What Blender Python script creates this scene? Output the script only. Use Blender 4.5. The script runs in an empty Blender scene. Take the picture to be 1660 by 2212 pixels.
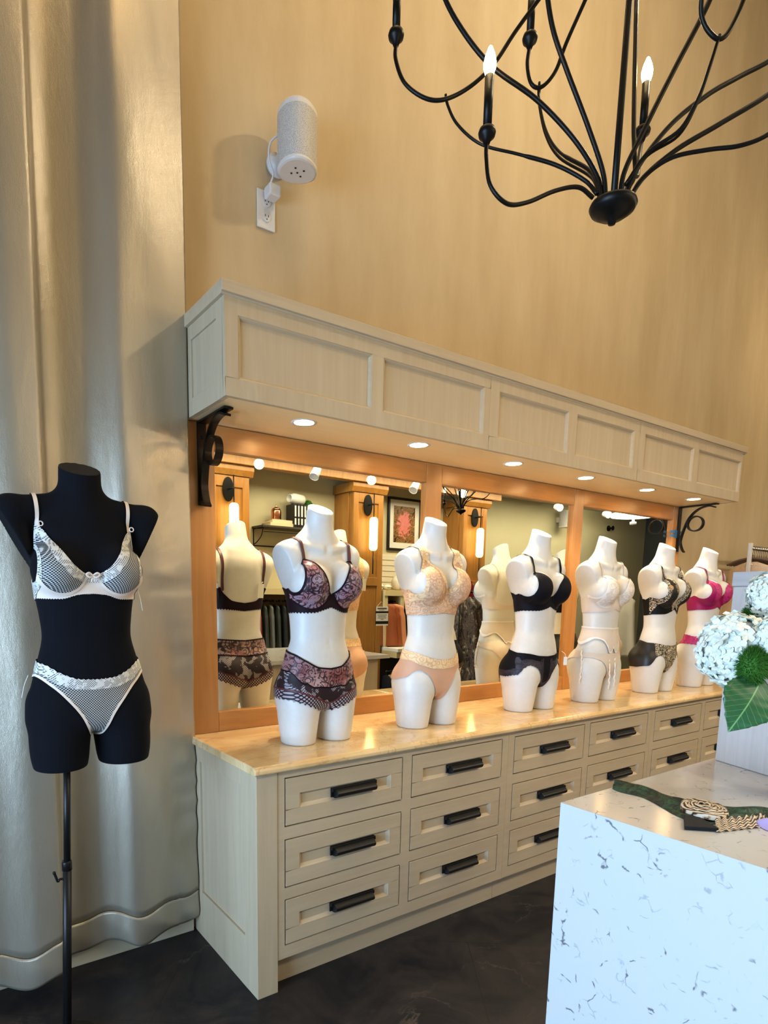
import bpy, bmesh, math, random
import numpy as np
from mathutils import Vector, Matrix
random.seed(7); RNG = np.random.default_rng(7)
S = bpy.context.scene
COL = S.collection
PI = math.pi

# ------------------------------------------------------------------ materials
class NT:
    def __init__(s, name):
        s.m = bpy.data.materials.new(name); s.m.use_nodes = True
        s.t = s.m.node_tree; s.b = s.t.nodes['Principled BSDF']; s._o = None
    def n(s, typ, _in=None, **kw):
        nd = s.t.nodes.new(typ)
        for k, v in kw.items(): setattr(nd, k, v)
        for k, v in (_in or {}).items():
            if isinstance(v, bpy.types.NodeSocket): s.t.links.new(v, nd.inputs[k])
            else: nd.inputs[k].default_value = v
        return nd
    def obj(s):
        if s._o is None: s._o = s.n('ShaderNodeTexCoord').outputs['Object']
        return s._o
    def vec(s, scale=(1, 1, 1), rot=(0, 0, 0), loc=(0, 0, 0)):
        return s.n('ShaderNodeMapping', {'Vector': s.obj(), 'Scale': scale, 'Rotation': rot, 'Location': loc}).outputs[0]
    def noise(s, v, scale, detail=4, rough=.55, dist=0):
        return s.n('ShaderNodeTexNoise', {'Vector': v, 'Scale': scale, 'Detail': detail, 'Roughness': rough, 'Distortion': dist}).outputs[0]
    def vor(s, v, scale, feature='F1', rnd=1.0, dist='EUCLIDEAN'):
        nd = s.n('ShaderNodeTexVoronoi', {'Vector': v, 'Scale': scale, 'Randomness': rnd}, feature=feature, distance=dist)
        return nd.outputs['Distance']
    def ramp(s, f, stops, interp='LINEAR'):
        nd = s.n('ShaderNodeValToRGB', {'Fac': f}); r = nd.color_ramp; r.interpolation = interp
        while len(r.elements) < len(stops): r.elements.new(.5)
        for e, (p, c) in zip(r.elements, stops):
            e.position = p; e.color = c if len(c) == 4 else (*c, 1)
        return nd.outputs[0]
    def step(s, f, a, b):
        return s.n('ShaderNodeMapRange', {'Value': f, 'From Min': a, 'From Max': b, 'To Min': 0., 'To Max': 1.}).outputs[0]
    def math(s, op, a, b=0., c=0.):
        return s.n('ShaderNodeMath', {0: a, 1: b, 2: c}, operation=op).outputs[0]
    def mix(s, f, a, b, blend='MIX'):
        nd = s.n('ShaderNodeMix', data_type='RGBA', blend_type=blend)
        for k, v in ((0, f), (6, a), (7, b)):
            if isinstance(v, bpy.types.NodeSocket): s.t.links.new(v, nd.inputs[k])
            else: nd.inputs[k].default_value = v if k == 0 else ((*v, 1) if len(v) == 3 else v)
        return nd.outputs[2]
    def xyz(s, v=None):
        return s.n('ShaderNodeSeparateXYZ', {0: v if v is not None else s.obj()}).outputs
    def bump(s, h, strength=.2, dist=.01):
        o = s.n('ShaderNodeBump', {'Height': h, 'Strength': strength, 'Distance': dist}).outputs[0]
        s.t.links.new(o, s.b.inputs['Normal']); return o
    def set(s, **kw):
        for k, v in kw.items():
            k = k.replace('_', ' ')
            if isinstance(v, bpy.types.NodeSocket): s.t.links.new(v, s.b.inputs[k])
            else: s.b.inputs[k].default_value = (*v, 1) if isinstance(v, tuple) and len(v) == 3 else v
        return s

def lin(r, g, b):
    f = lambda c: (c / 255 / 12.92) if c / 255 <= .04045 else ((c / 255 + .055) / 1.055) ** 2.4
    return (f(r), f(g), f(b))

def flat(name, c, rough=.5, metal=0., spec=.5, noise=.06):
    m = NT(name)
    f = m.noise(m.vec(), 30, 3)
    c2 = tuple(max(0, x * (1 - noise)) for x in c)
    m.set(Base_Color=m.mix(f, c, c2), Roughness=rough, Metallic=metal)
    m.b.inputs['Specular IOR Level'].default_value = spec
    return m.m

def emit(name, c, strength):
    m = NT(name); m.set(Base_Color=c, Emission_Color=c, Emission_Strength=strength, Roughness=.4)
    return m.m

def wood(name, c1, c2, axis='z', rough=.45, scale=1., contrast=1., bumpk=.05):
    m = NT(name)
    st = {'z': (38, 38, 2.2), 'x': (2.2, 38, 38), 'y': (38, 2.2, 38)}[axis]
    st = tuple(a * scale for a in st)
    warp = m.noise(m.vec(), 3 * scale, 2)
    v = m.n('ShaderNodeVectorMath', {0: m.vec(st), 1: m.n('ShaderNodeCombineXYZ', {0: warp, 1: warp, 2: warp}).outputs[0]}, operation='ADD').outputs[0]
    g = m.noise(v, 1.0, 6, .62, .4)
    big = m.noise(m.vec(tuple(a * .18 for a in st)), 1.0, 3, .5)
    f = m.math('ADD', m.math('MULTIPLY', g, .65), m.math('MULTIPLY', big, .35))
    f = m.step(f, .5 - .22 / contrast, .5 + .22 / contrast)
    m.set(Base_Color=m.mix(f, c2, c1), Roughness=rough)
    m.bump(g, bumpk, .004)
    return m.m

M = {}
M['oak'] = wood('whitewashed_oak', lin(202, 185, 158), lin(184, 164, 135), 'z', .5, contrast=.9)
M['oak_h'] = wood('whitewashed_oak_horizontal', lin(202, 185, 158), lin(184, 164, 135), 'x', .5, contrast=.9)
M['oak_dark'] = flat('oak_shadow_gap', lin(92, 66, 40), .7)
M['maple'] = wood('honey_maple_vertical', lin(204, 152, 94), lin(176, 120, 64), 'z', .32, contrast=.8)
M['maple_h'] = wood('honey_maple_horizontal', lin(204, 152, 94), lin(174, 118, 62), 'x', .32, contrast=.8)
M['soffit'] = wood('soffit_maple', lin(246, 222, 178), lin(238, 208, 158), 'x', .3, contrast=.8)
M['column'] = wood('column_maple', lin(172, 124, 60), lin(136, 88, 34), 'z', .4, scale=.8)
M['iron'] = flat('black_iron', (.012, .011, .010), .42, .7)
M['rubbed'] = flat('dark_rubbed_iron', (.03, .022, .016), .38, .8)
M['handle'] = flat('matte_black_pull', (.012, .011, .011), .4, .3)
M['white'] = flat('white_plastic', lin(225, 222, 220), .45)
M['steel'] = flat('brushed_steel', (.62, .62, .62), .25, 1.)
M['black'] = flat('black_cloth', (.006, .006, .008), .8)
M['slot'] = flat('dark_slot', (.01, .01, .01), .8)
M['string'] = flat('white_string', (.8, .78, .74), .7)
M['paper'] = flat('tag_paper', (.82, .8, .74), .7)
M['bulb'] = emit('warm_bulb', (1, .74, .36), 30)
M['dl'] = emit('downlight_lens', (1, .86, .62), 14)
M['shade'] = emit('sconce_glass', (1, .80, .38), 5.0)
M['spotlens'] = emit('track_lens', (1, .88, .62), 22)
M['dome'] = emit('ceiling_dome', (1, .95, .86), 3.0)

m = NT('plaster_beige')
f = m.noise(m.vec((1.6, 1.6, .35)), 2.2, 6, .65); f2 = m.noise(m.vec(), 160, 2)
m.set(Base_Color=m.mix(m.step(f, .34, .68), lin(190, 169, 134), lin(206, 187, 153)), Roughness=.75)
m.bump(m.math('ADD', m.math('MULTIPLY', f2, .4), m.noise(m.vec(), 40, 3)), .12, .004); M['wall'] = m.m
m = NT('far_wall_cream'); f = m.noise(m.vec(), 3, 4)
m.set(Base_Color=m.mix(f, lin(206, 200, 170), lin(194, 188, 156)), Roughness=.85); M['farwall'] = m.m
M['greywall'] = flat('charcoal_wall', lin(78, 78, 74), .8)
M['ceil'] = flat('ceiling_paint', lin(205, 196, 176), .9)
M['skirt'] = flat('cream_skirting', lin(206, 194, 168), .55)
# floor: dark slate tiles laid on the diagonal
m = NT('dark_slate_floor')
v = m.vec((1, 1, 1), (0, 0, math.radians(38)))
br = m.n('ShaderNodeTexBrick', {'Vector': v, 'Scale': 1.0, 'Mortar Size': .0025, 'Brick Width': 1.2, 'Row Height': .6, 'Color1': (.2, .2, .2, 1), 'Color2': (.8, .8, .8, 1), 'Mortar': (.0, .0, .0, 1)})
cloud = m.noise(m.vec((2, 2, 2)), 1.4, 8, .68, .8)
ve = m.vor(m.n('ShaderNodeVectorMath', {0: m.vec((1.6, 3.4, 1), (0, 0, .5)), 1: m.n('ShaderNodeCombineXYZ', {0: cloud, 1: m.noise(m.vec(), 5, 5), 2: 0.}).outputs[0]}, operation='ADD').outputs[0], 1.1, 'DISTANCE_TO_EDGE')
vein = m.math('MULTIPLY', m.step(ve, .014, .0), m.step(m.noise(m.vec(), 2.6, 3), .5, .68))
base = m.mix(m.step(cloud, .40, .66), (.0070, .0082, .0130), (.050, .040, .036))
base = m.mix(m.math('MULTIPLY', m.xyz(br.outputs[0])[0], .35), base, (.022, .020, .020))
base = m.mix(m.math('MULTIPLY', vein, .5), base, (.20, .15, .12))
base = m.mix(m.math('MULTIPLY', br.outputs['Fac'], .6), base, (.012, .011, .010))
m.set(Base_Color=base, Roughness=m.step(cloud, -.6, 1.6)); m.b.inputs['Specular IOR Level'].default_value = .35; M['floor'] = m.m
# counter stone
m = NT('cream_marble')
w = m.noise(m.vec((1, 1, 1)), 2.5, 6, .6, 1.2)
f = m.noise(m.vec((2.2, 5, 2), (0, 0, .35)), 1.3, 7, .6, 1.0)
c = m.mix(m.step(f, .35, .66), lin(214, 178, 126), lin(236, 208, 162))
c = m.mix(m.math('MULTIPLY', m.step(m.math('ABSOLUTE', m.math('SUBTRACT', w, .5)), .012, .0), .45), c, lin(176, 134, 88))
m.set(Base_Color=c, Roughness=.12); M['marble'] = m.m
# island quartz
m = NT('white_quartz')
dn = m.n('ShaderNodeTexNoise', {'Vector': m.obj(), 'Scale': 7., 'Detail': 5.}).outputs['Color']
v = m.n('ShaderNodeVectorMath', {0: m.obj(), 1: m.n('ShaderNodeVectorMath', {0: dn, 'Scale': .16}, operation='SCALE').outputs[0]}, operation='ADD').outputs[0]
e = m.vor(v, 12, 'DISTANCE_TO_EDGE'); e2 = m.vor(v, 24, 'DISTANCE_TO_EDGE')
k1 = m.math('MULTIPLY', m.step(e, .030, .006), m.step(m.noise(m.obj(), 22, 2), .56, .61))
k2 = m.math('MULTIPLY', m.step(e2, .05, .01), m.step(m.noise(m.vec(loc=(3, 1, 2)), 20, 2), .57, .64))
area_ = m.step(m.noise(m.vec(loc=(1, 4, 2)), 4.5, 3), .40, .52)
c = m.mix(m.math('MULTIPLY', m.math('MULTIPLY', k1, area_), .8), lin(202, 201, 200), lin(74, 72, 76))
c = m.mix(m.math('MULTIPLY', k2, .42), c, lin(128, 126, 128))
m.set(Base_Color=c, Roughness=.16); M['quartz'] = m.m
# curtain satin
m = NT('silver_satin')
wv = m.noise(m.vec((900, 900, 300)), 1, 1)
cr = m.noise(m.vec((3, 3, 1.0)), 2.2, 5, .55, .2)
m.set(Base_Color=m.mix(cr, lin(172, 163, 147), lin(190, 182, 166)), Roughness=.33, Metallic=.55)
m.bump(m.math('ADD', m.math('MULTIPLY', cr, .6), m.math('MULTIPLY', wv, .05)), .34, .03); M['satin'] = m.m
# mirror
m = NT('mirror_silver'); m.set(Base_Color=(.86, .86, .74), Metallic=1., Roughness=.0); M['mirror'] = m.m
# mannequin skins
m = NT('white_mannequin'); m.set(Base_Color=m.mix(m.noise(m.vec(), 60, 2), lin(222, 219, 215), lin(214, 210, 205)), Roughness=.42); M['skin'] = m.m
m = NT('mannequin_cap'); m.set(Base_Color=m.mix(m.step(m.math('ABSOLUTE', m.math('SUBTRACT', m.noise(m.vec((14, 60, 60)), 1, 2), .5)), .02, .0), lin(226, 222, 217), lin(186, 182, 174)), Roughness=.5); M['cap'] = m.m
m = NT('black_form_jersey')
m.set(Base_Color=m.mix(m.noise(m.vec(), 300, 2), (.0035, .0040, .007), (.007, .008, .012)), Roughness=.85, Sheen_Weight=.02); m.b.inputs['Specular IOR Level'].default_value = .12; M['blackform'] = m.m

def swirl(name, ground, thread, scale=60, grounds=None, rough=.55, thr=.5, edge=None):
    """lace: curling threads over a ground (rings in jittered cells, broken up by noise)"""
    m = NT(name)
    v = m.vec((1, .35, 1))
    dn = m.n('ShaderNodeTexNoise', {'Vector': v, 'Scale': scale * .8, 'Detail': 1.}).outputs['Color']
    v2 = m.n('ShaderNodeVectorMath', {0: v, 1: m.n('ShaderNodeVectorMath', {0: dn, 'Scale': .42 / scale}, operation='SCALE').outputs[0]}, operation='ADD').outputs[0]
    d = m.vor(v2, scale, 'F1', .75)
    rings = m.math('ABSOLUTE', m.math('SINE', m.math('MULTIPLY', d, 9.)))
    gaps = m.noise(v, scale * 1.3, 1)
    e = m.vor(v2, scale, 'DISTANCE_TO_EDGE', .75)
    t = m.math('MULTIPLY', m.step(rings, .62, .30), m.step(gaps, .38, .46))
    t = m.math('MAXIMUM', t, m.math('MULTIPLY', m.step(e, .07, .03), m.step(gaps, .40, .5)))
    d3 = m.vor(v2, scale * 2.3, 'F1', .8)
    t = m.math('MAXIMUM', t, m.math('MULTIPLY', m.step(m.math('ABSOLUTE', m.math('SUBTRACT', d3, .3)), .09, .04), m.step(gaps, .56, .50)))
    g = ground
    if grounds:
        k = m.step(m.noise(m.vec(), grounds[2], 3), .4, .6)
        g = m.mix(k, ground, grounds[0])
        z = m.step(m.xyz()[2], grounds[3][0], grounds[3][1])
        g = m.mix(z, g, grounds[1])
    c = m.mix(m.math('MULTIPLY', t, thr), g, thread)
    m.set(Base_Color=c, Roughness=rough); m.bump(t, .25, .002)
    return m.m

def netting(name, ground, thread, pitch, hole=.5, rough=.6, blotch=None):
    m = NT(name); x, y, z = m.xyz()
    u = m.math('ADD', x, m.math('MULTIPLY', y, .6)); k = 2 * PI / pitch
    s = m.math('MULTIPLY', m.math('SINE', m.math('MULTIPLY', m.math('ADD', u, z), k * .7)), m.math('SINE', m.math('MULTIPLY', m.math('SUBTRACT', u, z), k * .7)))
    t = m.step(m.math('ABSOLUTE', s), hole, hole - .25)
    if blotch:
        t = m.math('MAXIMUM', t, m.step(m.noise(m.vec(), blotch[0], 2), blotch[1], blotch[1] + .05))
    m.set(Base_Color=m.mix(t, ground, thread), Roughness=rough); return m.m

def dotted(name, base, dot, pitch, frac, mask):
    """dark lace with patches of pale eyelets"""
    m = NT(name); x, y, z = m.xyz()
    u = m.math('ADD', x, m.math('MULTIPLY', y, .5)); k = 2 * PI / pitch
    s = m.math('MULTIPLY', m.math('SINE', m.math('MULTIPLY', m.math('ADD', u, z), k * .7)), m.math('SINE', m.math('MULTIPLY', m.math('SUBTRACT', u, z), k * .7)))
    t = m.math('MULTIPLY', m.step(m.math('ABSOLUTE', s), frac, frac + .15), m.step(m.noise(m.vec(), mask, 2, .5, .5), .5, .54))
    m.set(Base_Color=m.mix(m.math('MULTIPLY', t, .85), base, dot), Roughness=.6); return m.m

WINE = lin(52, 22, 34); DKWINE = lin(34, 14, 26)
M['wine'] = flat('dark_burgundy_knit', lin(30, 11, 22), .65, 0., .2)
M['wine_cup'] = swirl('burgundy_damask', lin(160, 142, 160), DKWINE, 29, (lin(164, 114, 122), lin(170, 84, 80), 14, (.67, .75)), .4, .95)
M['wine_waist'] = swirl('burgundy_waist_lace', lin(182, 152, 152), DKWINE, 31, (lin(140, 82, 86), lin(170, 138, 142), 12, (.3, .4)), .4, .95)
M['wine_net'] = dotted('burgundy_eyelet_lace', DKWINE, lin(205, 196, 206), .012, .34, 26)
M['wine_hem'] = netting('burgundy_hem_lace', lin(178, 166, 176), DKWINE, .021, .62)
M['wine_strap'] = flat('rose_burgundy_strap', lin(96, 46, 50), .5)
M['nude'] = flat('nude_microfibre', lin(212, 170, 144), .65)
M['nude_lace'] = swirl('nude_lace', lin(226, 190, 158), lin(196, 150, 118), 37, None, .6, .75)
M['nude_lace_pale'] = swirl('pale_nude_lace', lin(240, 212, 172), lin(214, 168, 124), 34, None, .6, .7)
M['navy'] = flat('midnight_microfibre', (.004, .0035, .008), .65, 0., .2)
M['navy_sheer'] = swirl('midnight_sheer_panel', (.030, .024, .042), (.006, .005, .01), 34, None, .5, .9)
M['ivory'] = flat('ivory_microfibre', lin(244, 236, 228), .55)
M['ivory_lace'] = swirl('ivory_lace', lin(240, 230, 222), lin(214, 200, 188), 30, None, .6, .7)
M['ivory_sheer'] = flat('ivory_sheer', lin(220, 206, 194), .6)
M['jet'] = flat('jet_satin', (.004, .0035, .0035), .55, 0., .25)
M['jet_sheer'] = flat('jet_sheer_side', (.018, .015, .014), .4)
M['gold_lace'] = swirl('cream_gold_embroidery', (.012, .010, .010), lin(220, 202, 172), 62, None, .6, .95)
M['gold_sprig'] = swirl('jet_with_sprigs', (.004, .0035, .0035), (.05, .045, .038), 30, None, .6, .4)
M['magenta'] = flat('magenta_satin', lin(158, 14, 88), .45)
M['magenta_lace'] = swirl('magenta_lace', lin(196, 52, 122), lin(150, 12, 82), 37, None, .5, .8)
M['blush'] = flat('blush_elastic', lin(238, 222, 210), .55)
M['blush_net'] = netting('white_fishnet', lin(40, 42, 46), lin(206, 206, 204), .0115, .42)
M['blush_lace'] = netting('white_scallop_lace', lin(66, 68, 70), lin(224, 222, 218), .009, .62, .6, (70, .5))
M['cork'] = flat('cork_disc', lin(206, 150, 84), .5)
# ------------------------------------------------------------------ object helpers
def tag(o, label=None, cat=None, group=None, kind=None):
    if label: o['label'] = label
    if cat: o['category'] = cat
    if group: o['group'] = group
    if kind: o['kind'] = kind
    return o
def empty(name, loc, label, cat, group=None, rz=0.):
    o = bpy.data.objects.new(name, None); COL.objects.link(o); o.empty_display_size = .05
    o.location = loc; o.rotation_euler = (0, 0, rz); return tag(o, label, cat, group)
def copy_tree(o, parent=None):
    c = o.copy(); COL.objects.link(c); c.parent = parent
    for ch in list(o.children): copy_tree(ch, c)
    return c

class MB:
    """collects shapes; build() links them as ONE mesh object"""
    def __init__(s): s.v = []; s.f = []
    def add(s, vs, fs):
        k = len(s.v); s.v += [tuple(map(float, p)) for p in vs]; s.f += [tuple(i + k for i in f) for f in fs]; return s
    def box(s, x0, x1, y0, y1, z0, z1):
        vs = [(x, y, z) for z in (z0, z1) for y in (y0, y1) for x in (x0, x1)]
        return s.add(vs, [(0, 2, 3, 1), (4, 5, 7, 6), (0, 1, 5, 4), (2, 6, 7, 3), (0, 4, 6, 2), (1, 3, 7, 5)])
    def tube(s, pts, r, n=10, cap=True, flat=1., up=None, closed=False):
        P = [Vector(p) for p in pts]; N = len(P); rr = r if isinstance(r, (list, tuple)) else [r] * N
        rings = []; ref = Vector(up) if up else None
        for i in range(N):
            t = (P[(i + 1) % N] - P[i - 1]) if closed else (P[min(i + 1, N - 1)] - P[max(i - 1, 0)])
            t.normalize()
            if ref is None: ref = Vector((0, 0, 1)) if abs(t.z) < .9 else Vector((1, 0, 0))
            a = (ref - t * ref.dot(t)); a.normalize(); b = t.cross(a)
            if not up: ref = a
            rings.append([P[i] + (a * math.cos(q) * flat + b * math.sin(q)) * rr[i] for q in [2 * PI * j / n for j in range(n)]])
        vs = [p for ring in rings for p in ring]; fs = []
        for i in range(N if closed else N - 1):
            for j in range(n):
                k = (i + 1) % N
                fs.append((i * n + j, i * n + (j + 1) % n, k * n + (j + 1) % n, k * n + j))
        if cap and not closed: fs += [tuple(range(n))[::-1], tuple((N - 1) * n + j for j in range(n))]
        return s.add(vs, fs)
    def lathe(s, prof, c=(0, 0, 0), axis=(0, 0, 1), n=28, sx=1., sy=1.):
        ax = Vector(axis).normalized(); a = ax.orthogonal().normalized(); b = ax.cross(a); c = Vector(c)
        if abs(ax.z) > .99: a, b = Vector((1, 0, 0)), Vector((0, 1 if ax.z > 0 else -1, 0))
        vs = []; fs = []
        for (r, h) in prof:
            for j in range(n):
                q = 2 * PI * j / n; vs.append(c + ax * h + a * (math.cos(q) * r * sx) + b * (math.sin(q) * r * sy))
        for i in range(len(prof) - 1):
            for j in range(n): fs.append((i * n + j, i * n + (j + 1) % n, (i + 1) * n + (j + 1) % n, (i + 1) * n + j))
        if prof[0][0] > 1e-5: fs.append(tuple(range(n))[::-1])
        if prof[-1][0] > 1e-5: fs.append(tuple((len(prof) - 1) * n + j for j in range(n)))
        return s.add(vs, fs)
    def prism(s, poly, axis, a, b):
        """poly of 2-D points extruded along axis 0/1/2 from a to b"""
        n = len(poly); mk = (lambda p, t: (t, *p)) if axis == 0 else (lambda p, t: (p[0], t, p[1])) if axis == 1 else (lambda p, t: (*p, t))
        vs = [mk(p, a) for p in poly] + [mk(p, b) for p in poly]
        fs = [tuple(range(n))[::-1], tuple(range(n, 2 * n))] + [(i, (i + 1) % n, n + (i + 1) % n, n + i) for i in range(n)]
        return s.add(vs, fs)
    def ball(s, c, r, n=16, sc=(1, 1, 1)):
        k = n // 2; prof = [(math.sin(PI * i / k), -math.cos(PI * i / k)) for i in range(k + 1)]
        vs = []; fs = []
        for (a, h) in prof:
            for j in range(n):
                q = 2 * PI * j / n; vs.append((c[0] + r * a * math.cos(q) * sc[0], c[1] + r * a * math.sin(q) * sc[1], c[2] + r * h * sc[2]))
        for i in range(k):
            for j in range(n): fs.append((i * n + j, i * n + (j + 1) % n, (i + 1) * n + (j + 1) % n, (i + 1) * n + j))
        return s.add(vs, fs)
    def grid(s, fn, nu, nv):
        vs = [fn(i / nu, j / nv) for i in range(nu + 1) for j in range(nv + 1)]
        return s.add(vs, [(i * (nv + 1) + j, (i + 1) * (nv + 1) + j, (i + 1) * (nv + 1) + j + 1, i * (nv + 1) + j + 1) for i in range(nu) for j in range(nv)])
    def build(s, name, mt, parent=None, bevel=0., smooth=False, solid=0., fix=True):
        me = bpy.data.meshes.new(name)
        off = parent
        base = Vector((0, 0, 0))
        while off is not None: base += off.location; off = off.parent
        inv = Matrix.Identity(3)
        if parent is not None and parent.rotation_euler.z and s.world: inv = Matrix.Rotation(-parent.rotation_euler.z, 3, 'Z')
        vs = [tuple(inv @ (Vector(p) - base)) for p in s.v] if s.world else s.v
        me.from_pydata(vs, [], s.f)
        if fix:
            bm = bmesh.new(); bm.from_mesh(me); bmesh.ops.remove_doubles(bm, verts=bm.verts, dist=1e-6)
            bmesh.ops.recalc_face_normals(bm, faces=bm.faces); bm.to_mesh(me); bm.free()
        me.materials.append(mt if not isinstance(mt, str) else M[mt])
        if smooth: me.shade_smooth()
        o = bpy.data.objects.new(name, me); COL.objects.link(o); o.parent = parent
        if bevel:
            b = o.modifiers.new('edge', 'BEVEL'); b.width = bevel; b.segments = 2; b.limit_method = 'ANGLE'; b.angle_limit = math.radians(40)
        if solid:
            d = o.modifiers.new('thick', 'SOLIDIFY'); d.thickness = solid; d.offset = 0
        return o
    world = True          # vertices given in scene coordinates (False: in the parent's own)
def L():
    b = MB(); b.world = False; return b
def catmull(pts, k=8):
    P = [np.array(p, float) for p in pts]; P = [2 * P[0] - P[1]] + P + [2 * P[-1] - P[-2]]; out = []
    for i in range(1, len(P) - 2):
        for j in range(k):
            t = j / k; a, b, c, d = P[i - 1], P[i], P[i + 1], P[i + 2]
            out.append(.5 * ((2 * b) + (-a + c) * t + (2 * a - 5 * b + 4 * c - d) * t * t + (-a + 3 * b - 3 * c + d) * t ** 3))
    out.append(P[-2]); return [tuple(p) for p in out]
def struct(mb, name, mt, **k): return tag(mb.build(name, mt, None, **k), kind='structure')

def pchip(x, xs, ys):
    xs = np.asarray(xs, float); ys = np.asarray(ys, float); h = np.diff(xs); d = np.diff(ys) / h
    mm = np.zeros(len(xs)); mm[0] = d[0]; mm[-1] = d[-1]
    for i in range(1, len(xs) - 1):
        if d[i - 1] * d[i] > 0:
            w1 = 2 * h[i] + h[i - 1]; w2 = h[i] + 2 * h[i - 1]; mm[i] = (w1 + w2) / (w1 / d[i - 1] + w2 / d[i])
    x = np.clip(x, xs[0], xs[-1]); i = np.clip(np.searchsorted(xs, x) - 1, 0, len(h) - 1)
    t = (x - xs[i]) / h[i]; t2 = t * t; t3 = t2 * t
    return (2 * t3 - 3 * t2 + 1) * ys[i] + (t3 - 2 * t2 + t) * h[i] * mm[i] + (-2 * t3 + 3 * t2) * ys[i + 1] + (t3 - t2) * h[i] * mm[i + 1]

# ------------------------------------------------------------------ torso surface
def smin(a, b, k): h = np.clip(.5 + .5 * (b - a) / k, 0, 1); return b * (1 - h) + a * h - k * h * (1 - h)
def smax(a, b, k): return -smin(-a, -b, k)
def cone(X, F, Z, p, q, r0, r1):
    p = np.array(p); q = np.array(q); d = q - p; t = np.clip(((X - p[0]) * d[0] + (F - p[1]) * d[1] + (Z - p[2]) * d[2]) / (d @ d), 0, 1)
    return np.sqrt((X - p[0] - t * d[0]) ** 2 + (F - p[1] - t * d[1]) ** 2 + (Z - p[2] - t * d[2]) ** 2) - (r0 + (r1 - r0) * t)
def ell(X, F, Z, c, r):
    k = np.sqrt(((X - c[0]) / r[0]) ** 2 + ((F - c[1]) / r[1]) ** 2 + ((Z - c[2]) / r[2]) ** 2)
    return (k - 1) * min(r)
WHITE = dict(
    z=[.08, .15, .19, .24, .30, .36, .43, .50, .56, .63, .70, .76, .80, .84],
    a=[.140, .164, .168, .167, .156, .140, .119, .122, .130, .136, .134, .124, .100, .06],
    f=[.070, .086, .092, .096, .096, .092, .086, .090, .094, .092, .080, .060, .045, .03],
    b=[.080, .098, .104, .098, .086, .074, .066, .072, .082, .092, .096, .088, .070, .05],
    leg=[[0, .088, .067, .078], [.07, .088, .077, .088], [.15, .087, .084, .097], [.25, .080, .084, .092]],
    butt=(.072, -.055, .215, .082, .074, .085), bust=(.076, .066, .645, .076, .074, .082),
    sh=((.06, -.012, .790), (.128, -.006, .738), (.162, -.006, .61), .046, .065, .060), cut=((.174, 0, .752), (.93, .05, -.36)),
    neck=((0, -.018, .74), (0, .028, 1.0), .064, .047), cap=((0, .024, .928), (0, .46, .888)), clav=True, k_trap=.055)
BLACK = dict(
    z=[.08, .13, .17, .22, .28, .35, .44, .50, .56, .63, .70, .76, .81, .86],
    a=[.160, .186, .192, .190, .176, .156, .137, .142, .150, .154, .152, .150, .130, .07],
    f=[.080, .092, .098, .100, .100, .096, .090, .094, .096, .092, .082, .066, .05, .03],
    b=[.080, .092, .098, .092, .084, .074, .068, .074, .082, .088, .088, .080, .064, .05],
    leg=[[0, .102, .082, .086], [.04, .102, .089, .092], [.13, .098, .094, .100], [.24, .090, .090, .094]],
    butt=(.08, -.05, .20, .088, .070, .082), bust=(.088, .060, .640, .080, .066, .078),
    sh=((.07, -.012, .835), (.205, -.008, .815), (.20, -.006, .66), .044, .042, .060), cut=((.238, 0, .815), (.89, .05, -.46)),
    neck=((0, -.014, .78), (0, .010, 1.02), .068, .060), cap=((0, .01, .955), (0, .42, .91)), clav=False, k_trap=.045)
def field(P):
    zz = np.linspace(P['z'][0], P['z'][-1], 200)
    tab = {k: pchip(zz, P['z'], P[k]) for k in 'afb'}
    lz = [q[0] for q in P['leg']]
    def fn(X, Y, Z):
        F = -Y; A = np.abs(X)
        a, f, b = (np.interp(Z, zz, tab[k]) for k in 'afb')
        d = np.where(F > 0, f, b)
        p = 2.25
        q = ((A / a) ** p + (np.abs(F) / d) ** p) ** (1 / p)
        t = (q - 1) * np.minimum(a, d)
        t = smax(t, Z - (P['z'][-1] - .015), .03); t = smax(t, P['leg'][2][0] - .005 - Z, .05)
        bc = P['butt']; t = smin(t, ell(A, F, Z, bc[:3], bc[3:]), .035)
        cx, rx, ry = (pchip(Z, lz, [q[i] for q in P['leg']]) for i in (1, 2, 3))
        leg = (np.sqrt(((A - cx) / rx) ** 2 + ((F + .004) / ry) ** 2) - 1) * np.minimum(rx, ry)
        leg = smax(leg, -Z, .008); leg = smax(leg, Z - .25, .05)
        t = smin(t, leg, .028)
        bc = P['bust']; t = smin(t, ell(A, F, Z, bc[:3], bc[3:]), .022)
        s = P['sh']
        arm = smin(cone(A, F, Z, s[0], s[1], s[3], s[4]), cone(A, F, Z, s[1], s[2], s[4], s[5]), .03)
        c0, cn = (np.array(q) for q in P['cut']); cn = cn / np.linalg.norm(cn)
        arm = smax(arm, (A - c0[0]) * cn[0] + (F - c0[1]) * cn[1] + (Z - c0[2]) * cn[2], .0025)
        t = smin(t, arm, .012)
        n = P['neck']; t = smin(t, cone(X, F, Z, n[0], n[1], n[2], n[3]), P['k_trap'])
        if P['clav']:
            t = smin(t, cone(A, F, Z, (.022, .060, .772), (.115, .036, .792), .008, .008), .022)
            t = smax(t, -(np.sqrt((X / 1.0) ** 2 + (F - .098) ** 2 + ((Z - .412) / 1.8) ** 2) - .008), .012)
            t = smax(t, -cone(X, F, Z, (0, .104, .42), (0, .106, .52), .008, .007), .014)
        c0, cn = (np.array(q) for q in P['cap']); cn = cn / np.linalg.norm(cn)
        t = smax(t, (F - c0[1]) * cn[1] + (Z - c0[2]) * cn[2], .004)
        return t
    return fn
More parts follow.
